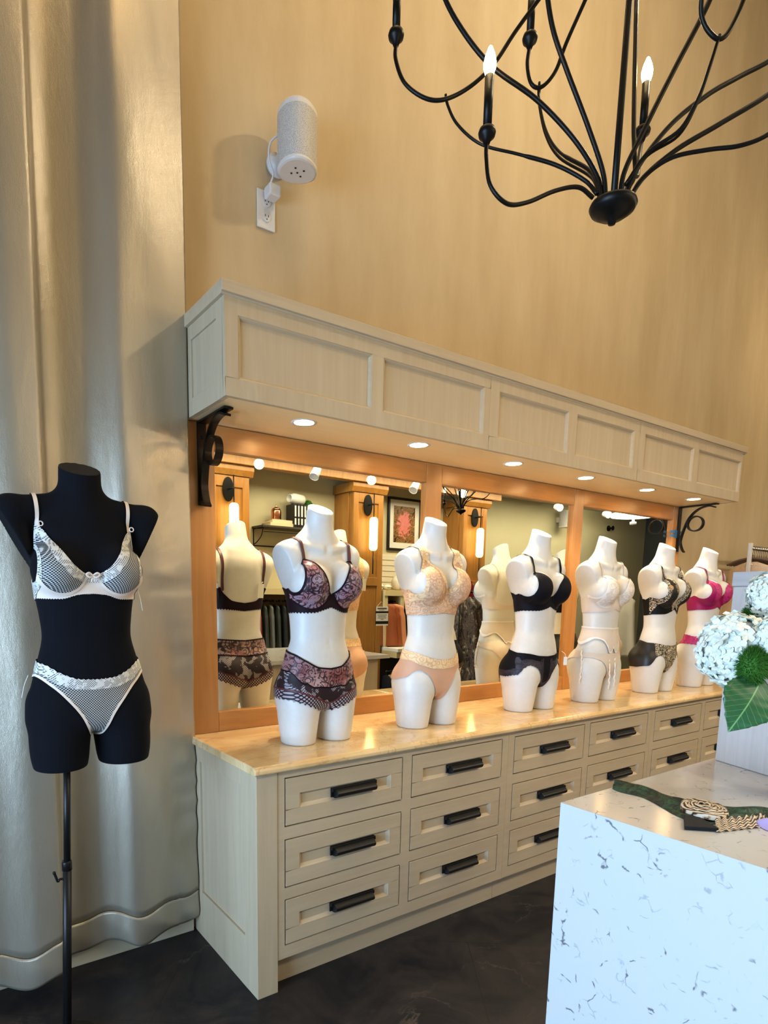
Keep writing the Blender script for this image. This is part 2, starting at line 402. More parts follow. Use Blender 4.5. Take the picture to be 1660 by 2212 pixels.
def surface_nets(fn, lo, hi, h):
    ax = [np.arange(l, u + h, h) for l, u in zip(lo, hi)]
    X, Y, Z = np.meshgrid(*ax, indexing='ij'); D = fn(X, Y, Z); ins = D < 0
    n = np.array(D.shape) - 1
    acc = np.zeros((*n, 3)); cnt = np.zeros(n)
    for axis in range(3):
        s0 = [slice(None)] * 3; s1 = [slice(None)] * 3; s0[axis] = slice(0, -1); s1[axis] = slice(1, None)
        d0, d1 = D[tuple(s0)], D[tuple(s1)]; cr = (d0 < 0) != (d1 < 0)
        t = np.where(cr, d0 / np.where(cr, d0 - d1, 1), 0)
        o = [q for q in range(3) if q != axis]
        for i in (0, 1):
            for j in (0, 1):
                sl = [slice(None)] * 3; sl[o[0]] = slice(i, i + n[o[0]]); sl[o[1]] = slice(j, j + n[o[1]]); sl = tuple(sl)
                c = cr[sl]; cnt += c
                acc[..., axis] += np.where(c, t[sl], 0); acc[..., o[0]] += c * i; acc[..., o[1]] += c * j
    act = cnt > 0; idx = -np.ones(n, int); idx[act] = np.arange(act.sum())
    org = np.stack(np.meshgrid(*[np.arange(k) for k in n], indexing='ij'), -1)
    V = (org[act] + acc[act] / cnt[act][:, None]) * h + np.array(lo)
    Q = []
    for axis in range(3):
        u, w = (axis + 1) % 3, (axis + 2) % 3
        s0 = [slice(None)] * 3; s1 = [slice(None)] * 3; s0[axis] = slice(0, -1); s1[axis] = slice(1, None)
        for q in (u, w): s0[q] = slice(1, -1); s1[q] = slice(1, -1)
        i0, i1 = ins[tuple(s0)], ins[tuple(s1)]
        cr = np.argwhere(i0 != i1); fl = i0[tuple(cr.T)]
        cr[:, u] += 1; cr[:, w] += 1
        def at(du, dw):
            c = cr.copy(); c[:, u] -= du; c[:, w] -= dw; return idx[tuple(c.T)]
        q4 = np.stack([at(1, 1), at(0, 1), at(0, 0), at(1, 0)], 1)
        q4[~fl] = q4[~fl][:, ::-1]; Q.append(q4)
    Q = np.concatenate(Q)
    for _ in range(4):                                   # settle the points onto the surface
        g, d = grad(fn, V); V = V - np.clip(d / (g ** 2).sum(1), -.004, .004)[:, None] * g
    return V, Q
def grad(fn, V, e=4e-4):
    d = fn(*V.T); g = np.stack([fn(*(V + np.eye(3)[i] * e).T) - d for i in range(3)], 1) / e
    return g, d
class Body:
    def __init__(s, P, h=.0052):
        fn = field(P); w = .25 if P is WHITE else .31
        s.V, s.Q = surface_nets(fn, (-w, -.20, -.02), (w, .16, 1.02), h)
        g, _ = grad(fn, s.V); s.N = g / np.linalg.norm(g, axis=1, keepdims=True)
        s.T = np.concatenate([s.Q[:, [0, 1, 2]], s.Q[:, [0, 2, 3]]])
        for _ in range(1):                               # average the normals a little: cloth bridges small hollows
            acc = np.zeros_like(s.N)
            for i, j in ((0, 1), (1, 2), (2, 0)):
                np.add.at(acc, s.T[:, i], s.N[s.T[:, j]]); np.add.at(acc, s.T[:, j], s.N[s.T[:, i]])
            n = s.N + acc * .3; s.N = n / np.linalg.norm(n, axis=1, keepdims=True)
        cn = np.array(P['cap'][1]); cn = cn / np.linalg.norm(cn); c0 = np.array(P['cap'][0])
        s.cap = lambda x, y, z: np.maximum(.0025 - ((-y - c0[1]) * cn[1] + (z - c0[2]) * cn[2] + .004), np.sqrt(x ** 2 + (y + c0[1]) ** 2) - .2)
        s.me = {}
    def mesh(s, name, mt):
        me = bpy.data.meshes.new(name); me.from_pydata(s.V.tolist(), [], s.Q.tolist()); me.materials.append(M[mt]); me.shade_smooth(); return me
    def clip(s, f, off, sub=False):
        """the part of the surface where f < 0, lifted by off along the normals: cloth lying on the body, cut along a clean line"""
        key = 'sub' if sub else 'raw'
        V, N, T = s.V, s.N, s.T
        d = f(*V.T)
        keep = (d[T] < .02).any(1)
        T = T[keep]
        if sub:
            e = np.sort(np.concatenate([T[:, [0, 1]], T[:, [1, 2]], T[:, [2, 0]]]), 1); ue, inv = np.unique(e, axis=0, return_inverse=True)
            inv = inv.ravel(); k = len(T); base = len(V)
            V = np.concatenate([V, (V[ue[:, 0]] + V[ue[:, 1]]) / 2]); nn = N[ue[:, 0]] + N[ue[:, 1]]
            N = np.concatenate([N, nn / np.linalg.norm(nn, axis=1, keepdims=True)])
            a, b, c = inv[:k] + base, inv[k:2 * k] + base, inv[2 * k:] + base
            T = np.concatenate([np.stack([T[:, 0], a, c], 1), np.stack([a, T[:, 1], b], 1), np.stack([c, b, T[:, 2]], 1), np.stack([a, b, c], 1)])
            d = f(*V.T)
        W = V + N * off
        ins = d < 0; cnt = ins[T].sum(1)
        out = [tuple(t) for t in T[cnt == 3]]; vs = W.tolist(); cache = {}
        def cut(i, j):
            k = (i, j) if i < j else (j, i)
            if k not in cache:
                t = d[k[0]] / (d[k[0]] - d[k[1]]); cache[k] = len(vs); vs.append((W[k[0]] * (1 - t) + W[k[1]] * t).tolist())
            return cache[k]
        for t in T[(cnt > 0) & (cnt < 3)]:
            t = [int(q) for q in t]
            while not (ins[t[0]] and not ins[t[2]]): t = t[1:] + t[:1]
            if ins[t[1]]: a, b = cut(t[1], t[2]), cut(t[0], t[2]); out += [(t[0], t[1], a), (t[0], a, b)]
            else: out.append((t[0], cut(t[0], t[1]), cut(t[0], t[2])))
        if not out: return None
        out = np.array(out); used, inv = np.unique(out, return_inverse=True)
        return np.array(vs)[used], inv.reshape(-1, 3)
    def cloth(s, name, f, off, mt, parent, sub=False, thick=.0012):
        r = s.clip(f, off, sub)
        if r is None: return None
        me = bpy.data.meshes.new(name); me.from_pydata(r[0].tolist(), [], r[1].tolist()); me.materials.append(M[mt]); me.shade_smooth()
        o = bpy.data.objects.new(name, me); COL.objects.link(o); o.parent = parent
        return o
# ------------------------------------------------------------------ lingerie cut from the torso surface
def curve(pts):
    xs, ys = zip(*pts); q = np.linspace(0, .26, 521); v = pchip(q, xs, ys); sl = np.sqrt(1 + np.gradient(v, q) ** 2)
    return lambda a: (np.interp(a, q, v), np.interp(a, q, sl))
def arc(X, Y): return np.arctan2(X, -Y) * .14
def above(front, back, y0=0.):
    """signed distance above a hem line that runs round the body (|x| -> z, front and back)"""
    cf, cb = curve(front), curve(back)
    def fn(X, Y, Z, sc=0., pitch=.016):
        a = np.abs(X); zf, sf = cf(a); zb, sb = cb(a); t = np.clip((Y - y0 + .022) / .044, 0, 1)
        z = zf * (1 - t) + zb * t; s = sf * (1 - t) + sb * t
        if sc: z = z + sc * np.abs(np.sin(arc(X, Y) * PI / pitch))
        return (Z - z) / np.minimum(s, 6)
    return fn
def capsule(A, Z, p, q, w0, w1=None):
    w1 = w0 if w1 is None else w1
    dx, dz = q[0] - p[0], q[1] - p[1]; t = np.clip(((A - p[0]) * dx + (Z - p[1]) * dz) / (dx * dx + dz * dz), 0, 1)
    return np.hypot(A - p[0] - t * dx, Z - p[1] - t * dz) - (w0 + (w1 - w0) * t)
def strap_fn(pf, pb, w, wf=None):
    def fn(X, Y, Z):
        A = np.abs(X); f = np.full(X.shape, 9.)
        for k in range(len(pf) - 1): f = np.minimum(f, np.where(Y < 0, capsule(A, Z, pf[k], pf[k + 1], wf if (wf and k == 0) else w, w), 9.))
        for k in range(len(pb) - 1): f = np.minimum(f, np.where(Y >= 0, capsule(A, Z, pb[k], pb[k + 1], w), 9.))
        return f
    return fn
mx = np.maximum
def bra(body, loc, name, label, cat, ft, fb, bt, bb, pf, pb, w, cup, mats, sc=0., pitch=.016, trim=None, wire=None, wf=None, group=None):
    root = empty(name, loc, label, cat, group)
    top, bot = above(ft, bt), above(fb, bb); st = strap_fn(pf, pb, w, wf)
    core = lambda X, Y, Z: mx(top(X, Y, Z), -bot(X, Y, Z, sc, pitch))
    cx, cz, rx, rz = cup
    def under(X, Y, Z):                                    # < 0 inside the cup
        A = np.abs(X); q = (A - cx) / rx
        lo = cz - rz * np.sqrt(np.clip(1 - q * q, 0, 1))
        return np.where(Y < -.01, mx(np.where(np.abs(q) < 1, np.minimum(lo - Z, .05), .05), (np.abs(q) - 1) * rx), .05)
    cupk, band, strap, trimm = mats
    for sgn in (-1, 1):
        side = lambda X, sg=sgn: -X * sg
        body.cloth('cup', lambda X, Y, Z: mx(mx(core(X, Y, Z), under(X, Y, Z)), side(X)), .0036, cupk, root, True)
    body.cloth('band', lambda X, Y, Z: mx(core(X, Y, Z), -under(X, Y, Z)), .0028, band, root, True)
    for sgn in (-1, 1):
        body.cloth('strap', lambda X, Y, Z: mx(mx(st(X, Y, Z), -core(X, Y, Z) - .004), -X * sgn), .0042, strap, root, True)
    if trim:
        body.cloth('neckline_trim', lambda X, Y, Z: mx(mx(core(X, Y, Z), -top(X, Y, Z) - trim), Y + .005), .0048, trimm, root, True)
    if wire:
        for sgn in (-1, 1):
            body.cloth('underwire', lambda X, Y, Z: mx(mx(np.abs(under(X, Y, Z) + .001) - wire, core(X, Y, Z)), -X * sgn), .0050, trimm, root, True)
    return root
def brief(body, loc, name, label, cat, fw, bw, fl, bl, mats, waist=0., wsc=0., lsc=0., leg=0., side=None, pitch=.014, hem=None, group=None):
    root = empty(name, loc, label, cat, group)
    top, bot = above(fw, bw), above(fl, bl)
    T = lambda X, Y, Z: top(X, Y, Z, -wsc if wsc else 0., pitch)
    B = lambda X, Y, Z: bot(X, Y, Z, lsc, pitch)
    core = lambda X, Y, Z: mx(T(X, Y, Z), -B(X, Y, Z))
    lo = waist; inner = lambda X, Y, Z: mx(core(X, Y, Z), top(X, Y, Z) + lo) if waist else core(X, Y, Z)
    if leg: body.cloth('leg_trim', lambda X, Y, Z: mx(core(X, Y, Z), bot(X, Y, Z) - leg), .0036, mats['leg'], root, True)
    pan = (lambda X, Y, Z: mx(inner(X, Y, Z), leg - bot(X, Y, Z))) if leg else inner
    if side:
        sd = lambda X, Y, Z: side - np.abs(X) - np.where(Y < 0, 0, -.0)
        body.cloth('front_panel', lambda X, Y, Z: mx(mx(pan(X, Y, Z), -sd(X, Y, Z)), Y), .0030, mats['panel'], root, True)
        for s in (-1, 1): body.cloth('side_panel', lambda X, Y, Z: mx(mx(pan(X, Y, Z), np.minimum(sd(X, Y, Z), -Y)), -X * s), .0028, mats['side'], root, True)
    else: body.cloth('panel', pan, .0030, mats['panel'], root, True)
    if waist: body.cloth('waistband', lambda X, Y, Z: mx(core(X, Y, Z), -top(X, Y, Z) - waist), .0040, mats['waist'], root, True)
    return root
def swing_tag(name, loc, pts, size, label, rz=0., tilt=0., twosided=None):
    """a paper tag on a loop of string"""
    t = empty(name, loc, label, 'tag')
    o = L().tube(catmull(pts, 5), .0012, 6).build('string', 'string', t)
    e = Vector(pts[-1]); w, h = size
    if w:
        b = L(); R = Matrix.Rotation(rz, 3, 'Z') @ Matrix.Rotation(tilt, 3, 'X')
        vs = [e + R @ Vector(p) for p in ((-w / 2, 0, 0), (w / 2, 0, 0), (w / 2, 0, -h), (-w / 2, 0, -h), (-w / 2, .0012, 0), (w / 2, .0012, 0), (w / 2, .0012, -h), (-w / 2, .0012, -h))]
        b.add(vs, [(0, 1, 2, 3), (7, 6, 5, 4), (0, 4, 5, 1), (1, 5, 6, 2), (2, 6, 7, 3), (3, 7, 4, 0)]).build('card', 'paper', t)
    return t

WB = Body(WHITE)
wmesh = WB.mesh('torso_shell', 'skin')
POS = [(.402, -.350), (1.018, -.355), (1.780, -.345), (2.362, -.355), (3.035, -.345), (3.59, -.352)]
LAB = ['white headless torso mannequin in burgundy lace set, nearest the curtain', 'white headless torso mannequin in nude lace bralette and nude brief',
       'white headless torso mannequin in plain black bra and black brief', 'white headless torso mannequin in ivory bra and garter belt',
       'white headless torso mannequin in black bralette with cream embroidery', 'white headless torso mannequin in magenta bra, last on the counter']
T0 = None
for (x, y), lab in zip(POS, LAB):
    if T0 is None:
        T0 = empty('torso_mannequin', (x, y, .9), lab, 'mannequin', 'white torso mannequins in a row on the counter')
        o = bpy.data.objects.new('torso', wmesh); COL.objects.link(o); o.parent = T0
        WB.cloth('neck_cap', WB.cap, .0006, 'cap', T0)
    else:
        o = copy_tree(T0); o.location = (x, y, .9); o['label'] = lab
loc = [(x, y, .9) for x, y in POS]
OUT = .26
# 1 burgundy lace set
bra(WB, loc[0], 'lace_bra', 'burgundy damask lace bra with scalloped dark band on nearest white torso', 'bra',
    [(0, .602), (.02, .618), (.06, .690), (.098, .733), (.112, .735), (.124, .70), (.132, .655), (.142, .612), (.155, .600), (OUT, .598)],
    [(0, .548), (.03, .538), (.07, .527), (.12, .526), (OUT, .530)], [(0, .556), (.06, .566), (.10, .60), (.122, .632), (.14, .612), (.155, .60), (OUT, .598)], [(0, .512), (.08, .520), (OUT, .530)],
    [(.106, .728), (.116, .85)], [(.116, .85), (.108, .62)], .0068, (.078, .640, .070, .096), ('wine_cup', 'wine', 'wine_strap', 'wine'), .006, .016, .006, .0035)
r = brief(WB, loc[0], 'lace_boyshort', 'burgundy lace boyshort with scalloped diamond hem on nearest white torso', 'underwear',
    [(0, .312), (.05, .318), (.10, .345), (.15, .378), (OUT, .385)], [(0, .372), (.10, .378), (OUT, .385)], [(0, .128), (.02, .132), (.06, .148), (.12, .172), (.17, .186), (OUT, .19)],
    [(0, .12), (.02, .13), (.07, .15), (.12, .17), (.17, .186), (OUT, .19)], dict(panel='wine_net', waist='wine_waist', leg='wine_hem'), .078, 0, .007, .040, pitch=.018)
top = above([(0, .312), (.05, .318), (.10, .345), (.15, .378), (OUT, .385)], [(0, .372), (.10, .378), (OUT, .385)])
WB.cloth('waist_binding', lambda X, Y, Z: mx(top(X, Y, Z), -top(X, Y, Z) - .006), .0052, 'wine', r, True)
WB.cloth('waist_seam', lambda X, Y, Z: np.abs(top(X, Y, Z) + .078) - .003, .0050, 'wine', r, True)
bot = above([(0, .128), (.02, .132), (.06, .148), (.12, .172), (.17, .186), (OUT, .19)], [(0, .12), (.02, .13), (.07, .15), (.12, .17), (.17, .186), (OUT, .19)])
WB.cloth('hem_braid', lambda X, Y, Z: mx(np.abs(bot(X, Y, Z) - .043) - .0035, .05 - Z), .0050, 'wine_strap', r, True)
# 2 nude set
bra(WB, loc[1], 'lace_bralette', 'nude lace bralette with wide lace straps and deep neckline', 'bra',
    [(0, .630), (.012, .638), (.05, .70), (.078, .762), (.104, .775), (.124, .745), (.132, .67), (.142, .615), (.155, .600), (OUT, .596)],
    [(0, .522), (.05, .518), (.12, .512), (OUT, .515)], [(0, .556), (.06, .57), (.10, .61), (.122, .65), (.14, .612), (.155, .60), (OUT, .596)], [(0, .512), (OUT, .515)],
    [(.096, .755), (.108, .85)], [(.108, .85), (.108, .64)], .0175, (.074, .632, .064, .080), ('nude_lace', 'nude_lace', 'nude_lace_pale', 'nude_lace_pale'), .005, .014, .020, .0020, wf=.024)
brief(WB, loc[1], 'lace_waist_brief', 'nude smooth brief with scalloped lace waistband', 'underwear',
    [(0, .318), (.05, .322), (.10, .338), (.15, .358), (OUT, .362)], [(0, .36), (OUT, .362)],
    [(0, .120), (.024, .128), (.036, .165), (.06, .215), (.09, .255), (.12, .272), (.145, .262), (.168, .238), (OUT, .225)], [(0, .11), (.03, .13), (.07, .150), (.12, .180), (.168, .225), (OUT, .225)],
    dict(panel='nude', waist='nude_lace_pale'), .044, .003)
# 3 plain black set
bra(WB, loc[2], 'tshirt_bra', 'plain black moulded bra with thin straps', 'bra',
    [(0, .604), (.012, .612), (.03, .665), (.06, .698), (.10, .722), (.114, .722), (.126, .69), (.134, .640), (.144, .602), (.156, .590), (OUT, .588)],
    [(0, .552), (.03, .540), (.08, .530), (OUT, .532)], [(0, .556), (.06, .566), (.10, .60), (.122, .63), (.14, .60), (.156, .59), (OUT, .588)], [(0, .515), (OUT, .532)],
    [(.106, .715), (.118, .85)], [(.118, .85), (.108, .62)], .0060, (.074, .640, .066, .096), ('navy', 'navy', 'navy', 'navy'), .003, .02)
brief(WB, loc[2], 'sheer_panel_brief', 'black brief with sheer floral side panel and scalloped leg', 'underwear',
    [(0, .296), (.06, .300), (.12, .312), (OUT, .322)], [(0, .33), (OUT, .322)],
    [(0, .118), (.022, .126), (.032, .160), (.05, .205), (.08, .236), (.115, .248), (.145, .232), (.168, .198), (OUT, .185)], [(0, .11), (.03, .13), (.07, .145), (.12, .160), (.168, .185), (OUT, .185)],
    dict(panel='navy', side='navy', waist='navy', leg='navy_sheer'), .012, 0, .0035, .034, None)
swing_tag('price_tag', loc[2], [(.150, -.075, .315), (.158, -.092, .30), (.160, -.095, .285)], (.020, .045), 'small white price tag hanging on the hip of the plain black brief', -.5)
# 4 ivory set
bra(WB, loc[3], 'ivory_bra', 'ivory lace trimmed bra with thin straps above garter belt', 'bra',
    [(0, .612), (.02, .625), (.05, .680), (.08, .705), (.104, .712), (.116, .705), (.126, .675), (.134, .640), (.144, .606), (.156, .596), (OUT, .59)],
    [(0, .540), (.03, .530), (.08, .522), (OUT, .522)], [(0, .545), (.06, .55), (.10, .57), (.122, .60), (.14, .60), (.156, .596), (OUT, .59)], [(0, .515), (OUT, .522)],
    [(.108, .705), (.118, .85)], [(.118, .85), (.10, .60)], .0042, (.076, .636, .064, .088), ('ivory_lace', 'ivory_sheer', 'blush', 'ivory'), .0, .016, .006, .0025)
r = empty('garter_belt', loc[3], 'ivory gathered garter belt with hanging ruffled suspenders', 'garter belt')
gt = above([(0, .432), (.08, .436), (OUT, .442)], [(0, .44), (OUT, .442)])
gb = above([(0, .318), (.022, .290), (.036, .292), (.05, .322), (.08, .362), (.115, .372), (.145, .345), (.168, .310), (OUT, .30)], [(0, .30), (.03, .29), (.06, .33), (.10, .36), (.14, .34), (.168, .31), (OUT, .30)])
WB.cloth('belt', lambda X, Y, Z: mx(mx(gt(X, Y, Z) + .008, .006 - gb(X, Y, Z)), 0 * X - 1), .0055, 'ivory_sheer', r, True)
WB.cloth('waist_elastic', lambda X, Y, Z: mx(gt(X, Y, Z), -gt(X, Y, Z) - .008), .0065, 'ivory', r, True)
WB.cloth('hem_elastic', lambda X, Y, Z: mx(np.abs(gb(X, Y, Z) - .003) - .004, gt(X, Y, Z)), .0070, 'ivory', r, True)
for x0, y0, z0, x1, z1 in ((-.022, -.088, .300, -.018, .075), (.030, -.088, .300, .036, .09), (-.171, -.01, .305, -.186, .12), (.171, -.01, .305, .182, .13)):
    b = L(); pts = []
    for i in range(22):
        t = i / 21; pts.append((x0 + (x1 - x0) * t + .003 * math.sin(i * 1.9), y0 - .014 * math.sin(PI * min(t * 1.6, 1) * .5) - .002 * math.cos(i * 1.4), z0 + (z1 - z0) * t))
    b.tube(pts, [.0055 + .0022 * (i % 2) for i in range(22)], 8, True, .35, up=(0, 1, 0)).build('suspender', 'ivory', r, smooth=True)
brief(WB, loc[3], 'ivory_brief', 'sheer ivory brief under the garter belt', 'underwear', [(0, .285), (.10, .29), (OUT, .30)], [(0, .30), (OUT, .30)],
    [(0, .118), (.022, .126), (.034, .165), (.06, .215), (.10, .25), (.15, .265), (OUT, .27)], [(0, .11), (.03, .13), (.08, .16), (.168, .26), (OUT, .27)], dict(panel='ivory_sheer'), 0)
# 5 black and cream
bra(WB, loc[4], 'embroidered_bralette', 'black plunge bralette edged with cream floral embroidery', 'bra',
    [(0, .585), (.012, .592), (.04, .650), (.075, .725), (.100, .775), (.113, .778), (.122, .74), (.128, .68), (.136, .62), (.150, .580), (OUT, .560)],
    [(0, .535), (.03, .522), (.08, .505), (OUT, .500)], [(0, .53), (.06, .54), (.10, .57), (.122, .60), (.14, .585), (.155, .57), (OUT, .560)], [(0, .49), (OUT, .500)],
    [(.108, .76), (.115, .85)], [(.115, .85), (.105, .60)], .0050, (.072, .640, .066, .098), ('gold_sprig', 'jet', 'jet', 'gold_lace'), 0, .016, .034, None)
r = brief(WB, loc[4], 'embroidered_brief', 'black brief with cream floral lace front and satin sides', 'underwear',
    [(0, .306), (.06, .310), (.12, .322), (OUT, .335)], [(0, .34), (OUT, .335)],
    [(0, .118), (.022, .126), (.030, .155), (.045, .195), (.07, .228), (.10, .244), (.13, .232), (.165, .180), (OUT, .168)], [(0, .11), (.03, .13), (.07, .145), (.12, .155), (.168, .168), (OUT, .168)],
    dict(panel='gold_lace', side='jet_sheer'), 0, side=.128)
t = empty('round_hang_tag', (loc[4][0] - .122, loc[4][1] - .122, 1.566), 'round cork coloured hang tag on strap of embroidered bralette', 'tag')
L().lathe([(0, 0), (.0165, 0), (.018, .0012), (.0165, .0024), (0, .0024)], (0, 0, 0), (-.75, -.66, 0), 24).build('disc', 'cork', t, smooth=False)
L().tube(catmull([(.002, 0, .016), (.008, .01, .028), (.016, .02, .034)], 4), .0008, 6).build('string', 'string', t)
# 6 magenta
bra(WB, loc[5], 'magenta_bra', 'magenta balconette bra with lace cups and wide straps', 'bra',
    [(0, .612), (.015, .622), (.035, .680), (.06, .700), (.09, .708), (.106, .735), (.120, .745), (.130, .70), (.137, .640), (.146, .596), (.156, .580), (OUT, .575)],
    [(0, .548), (.04, .535), (.10, .528), (OUT, .530)], [(0, .55), (.06, .56), (.10, .60), (.122, .63), (.14, .60), (.156, .585), (OUT, .575)], [(0, .515), (OUT, .530)],
    [(.113, .735), (.120, .85)], [(.120, .85), (.108, .62)], .0070, (.070, .640, .046, .070), ('magenta_lace', 'magenta', 'magenta', 'magenta'), .004, .014)
brief(WB, loc[5], 'magenta_lace_brief', 'magenta scalloped lace string brief below bare waist', 'underwear',
    [(0, .300), (.06, .316), (.12, .348), (OUT, .362)], [(0, .36), (OUT, .362)],
    [(0, .118), (.02, .126), (.028, .165), (.05, .215), (.09, .262), (.13, .290), (OUT, .302)], [(0, .11), (.02, .2), (.08, .275), (.14, .296), (OUT, .302)], dict(panel='magenta_lace'), 0, .002, .003, pitch=.02)
# paper tag on the back of the burgundy bra, seen in the mirror
swing_tag('back_tag', loc[0], [(.100, .088, .66), (.085, .104, .655), (.08, .106, .65)], (.04, .07), 'white printed swing tag on the back strap of the burgundy bra', PI - .3, .1)
swing_tag('lapel_tag', loc[1], [(.112, .088, .70), (.10, .104, .695), (.10, .106, .69)], (.034, .065), 'white swing tag on the back of the nude bralette', PI + .2, .1)

# ---- black dress form by the curtain
BB = Body(BLACK)
k = .955; bloc = (-.507, -.424, .952)
form = empty('dress_form', bloc, 'black jersey dress form on a black pole in front of the curtain', 'dress form')
o = bpy.data.objects.new('torso', BB.mesh('black_torso_shell', 'blackform')); COL.objects.link(o); o.parent = form
BB.cloth('neck_cap', BB.cap, .0006, 'black', form)
px_ = -.084; pz = lambda z: px_ + .050 * z
L().tube([(px_, 0, .02), (pz(-.36), 0, -.36)], .0115, 16).build('upper_pole', 'handle', form, smooth=True)
L().tube([(pz(-.33), 0, -.33), (pz(-.965), 0, -.965)], .0145, 16).build('lower_pole', 'handle', form, smooth=True)
L().lathe([(.0118, 0), (.0165, .002), (.0165, .03), (.015, .034)], (pz(-.36), 0, -.36), n=18).build('collar', 'handle', form, smooth=True)
px2 = px_; px_ = pz(-.388)
L().tube(catmull([(px_ - .012, 0, -.388), (px_ - .024, -.002, -.386), (px_ - .030, -.002, -.392), (px_ - .036, -.002, -.372), (px_ - .040, -.002, -.360)], 4), .0042, 8).ball((px_ - .040, -.002, -.359), .0058, 10).build('thumbscrew', 'handle', form, smooth=True)
px_ = px2; L().lathe([(.0, 0), (.11, 0), (.112, .006), (.105, .010), (.03, .016), (.016, .03), (0, .03)], (pz(-.99), 0, -.952 / k), n=40).build('base', 'handle', form, smooth=True)
form.scale = (k, k, k)
w1 = bra(BB, bloc, 'mesh_bra', 'white fishnet underwire bra with lace edge on black dress form', 'bra',
    [(0, .628), (.02, .630), (.05, .648), (.09, .700), (.128, .765), (.140, .772), (.146, .72), (.150, .66), (.156, .605), (.166, .594), (OUT, .592)],
    [(0, .566), (.04, .563), (.09, .550), (.15, .550), (OUT, .552)], [(0, .56), (.08, .57), (.13, .62), (.156, .60), (OUT, .592)], [(0, .53), (OUT, .552)],
    [(.134, .77), (.140, .90)], [(.140, .90), (.125, .62)], .0058, (.088, .655, .076, .088), ('blush_net', 'blush', 'blush', 'blush_lace'), .003, .008, .026, None)
uw = lambda X, Y, Z: np.where(Y < -.01, np.abs(np.hypot((np.abs(X) - .086) / .075, (np.minimum(Z, .66) - .66) / .092) - 1) * .08 - .0042 + np.where(Z > .66, .02 * (np.abs(X) < .06) , 0), .1)
tp = above([(0, .628), (.02, .630), (.05, .648), (.09, .700), (.128, .765), (.140, .772), (.146, .72), (.150, .66), (.156, .605), (.166, .594), (OUT, .592)], [(0, .2), (OUT, .2)])
for sg in (-1, 1): BB.cloth('underwire', lambda X, Y, Z: mx(mx(uw(X, Y, Z), tp(X, Y, Z)), -X * sg), .0056, 'blush', w1, True)
for sg in (-1, 1):
    L().tube([(sg * .1345 + .0065 * math.cos(q), -.076, .774 + .0065 * math.sin(q)) for q in [2 * PI * i / 16 for i in range(16)]], .0018, 6, closed=True).build('strap_ring', 'blush', w1, smooth=True)
b = L()
for sg in (-1, 1): b.tube(catmull([(0, -.112, .624), (sg * .012, -.118, .632), (sg * .020, -.116, .626), (sg * .010, -.116, .618), (0, -.112, .622)], 4), .003, 6); b.tube([(0, -.113, .622), (sg * .006, -.115, .604)], .0022, 6)
b.build('bow', 'blush', w1, smooth=True)
w2 = brief(BB, bloc, 'mesh_brief', 'white fishnet brief with scalloped lace waist on black dress form', 'underwear',
    [(0, .300), (.05, .303), (.10, .322), (.15, .352), (OUT, .362)], [(0, .36), (OUT, .362)],
    [(0, .100), (.020, .112), (.030, .135), (.05, .178), (.09, .235), (.13, .280), (.17, .310), (OUT, .318)], [(0, .10), (.03, .13), (.08, .18), (.17, .30), (OUT, .318)], dict(panel='blush_net', waist='blush_lace', leg='blush'), .034, .003, 0, .008, pitch=.018)
w1.scale = w2.scale = (k, k, k)
t = swing_tag('side_thread', bloc, [(-.178, -.02, .30), (-.192, -.03, .27), (-.200, -.03, .235)], (0, 0), 'loose white tag thread on the hip of the fishnet brief')
t = swing_tag('bra_thread', bloc, [(.150, -.035, .56), (.156, -.045, .53), (.162, -.045, .49)], (0, 0), 'loose white tag thread below the fishnet bra')
# ------------------------------------------------------------------ the room
XL, XR, YF, ZC = -3.4, 10.5, -3.97, 6.1
struct(MB().box(XL, XR, YF, .06, -.06, 0), 'floor', 'floor')
struct(MB().box(XL, XR + .1, .045, .15, 0, ZC), 'wall_back', 'wall')
struct(MB().box(XL, XR, YF - .1, YF, 0, ZC), 'wall_front', 'farwall')
struct(MB().box(XR, XR + .1, YF, .15, 0, ZC), 'wall_right', 'greywall')
struct(MB().box(XL, XR, YF, .15, ZC, ZC + .1), 'ceiling', 'ceil')
struct(MB().box(XL, XR, YF, -2.75, 2.98, 3.08), 'ceiling_low', 'ceil')
struct(MB().box(XL, 5.95, -3.62, -3.50, 2.82, 2.98), 'trim_1', 'column', bevel=.006)
struct(MB().box(XL, -.012, .012, .045, 0, .118), 'baseboard_back', 'skirt', bevel=.004)
# left wall with a tall shop window (daylight comes in here)
wy0, wy1, wz0, wz1 = -3.3, -.9, .15, 2.25
b = MB().box(XL - .1, XL, YF, wy0, 0, ZC).box(XL - .1, XL, wy1, .15, 0, ZC).box(XL - .1, XL, wy0, wy1, 0, wz0).box(XL - .1, XL, wy0, wy1, wz1, ZC)
struct(b, 'wall_left', 'farwall')
b = MB()
for y in (wy0, (wy0 + wy1) / 2 - .025, wy1 - .05): b.box(XL - .07, XL - .02, y, y + .05, wz0, wz1)
for z in (wz0, wz1 - .05): b.box(XL - .07, XL - .02, wy0, wy1, z, z + .05)
struct(b, 'window_1', 'handle')

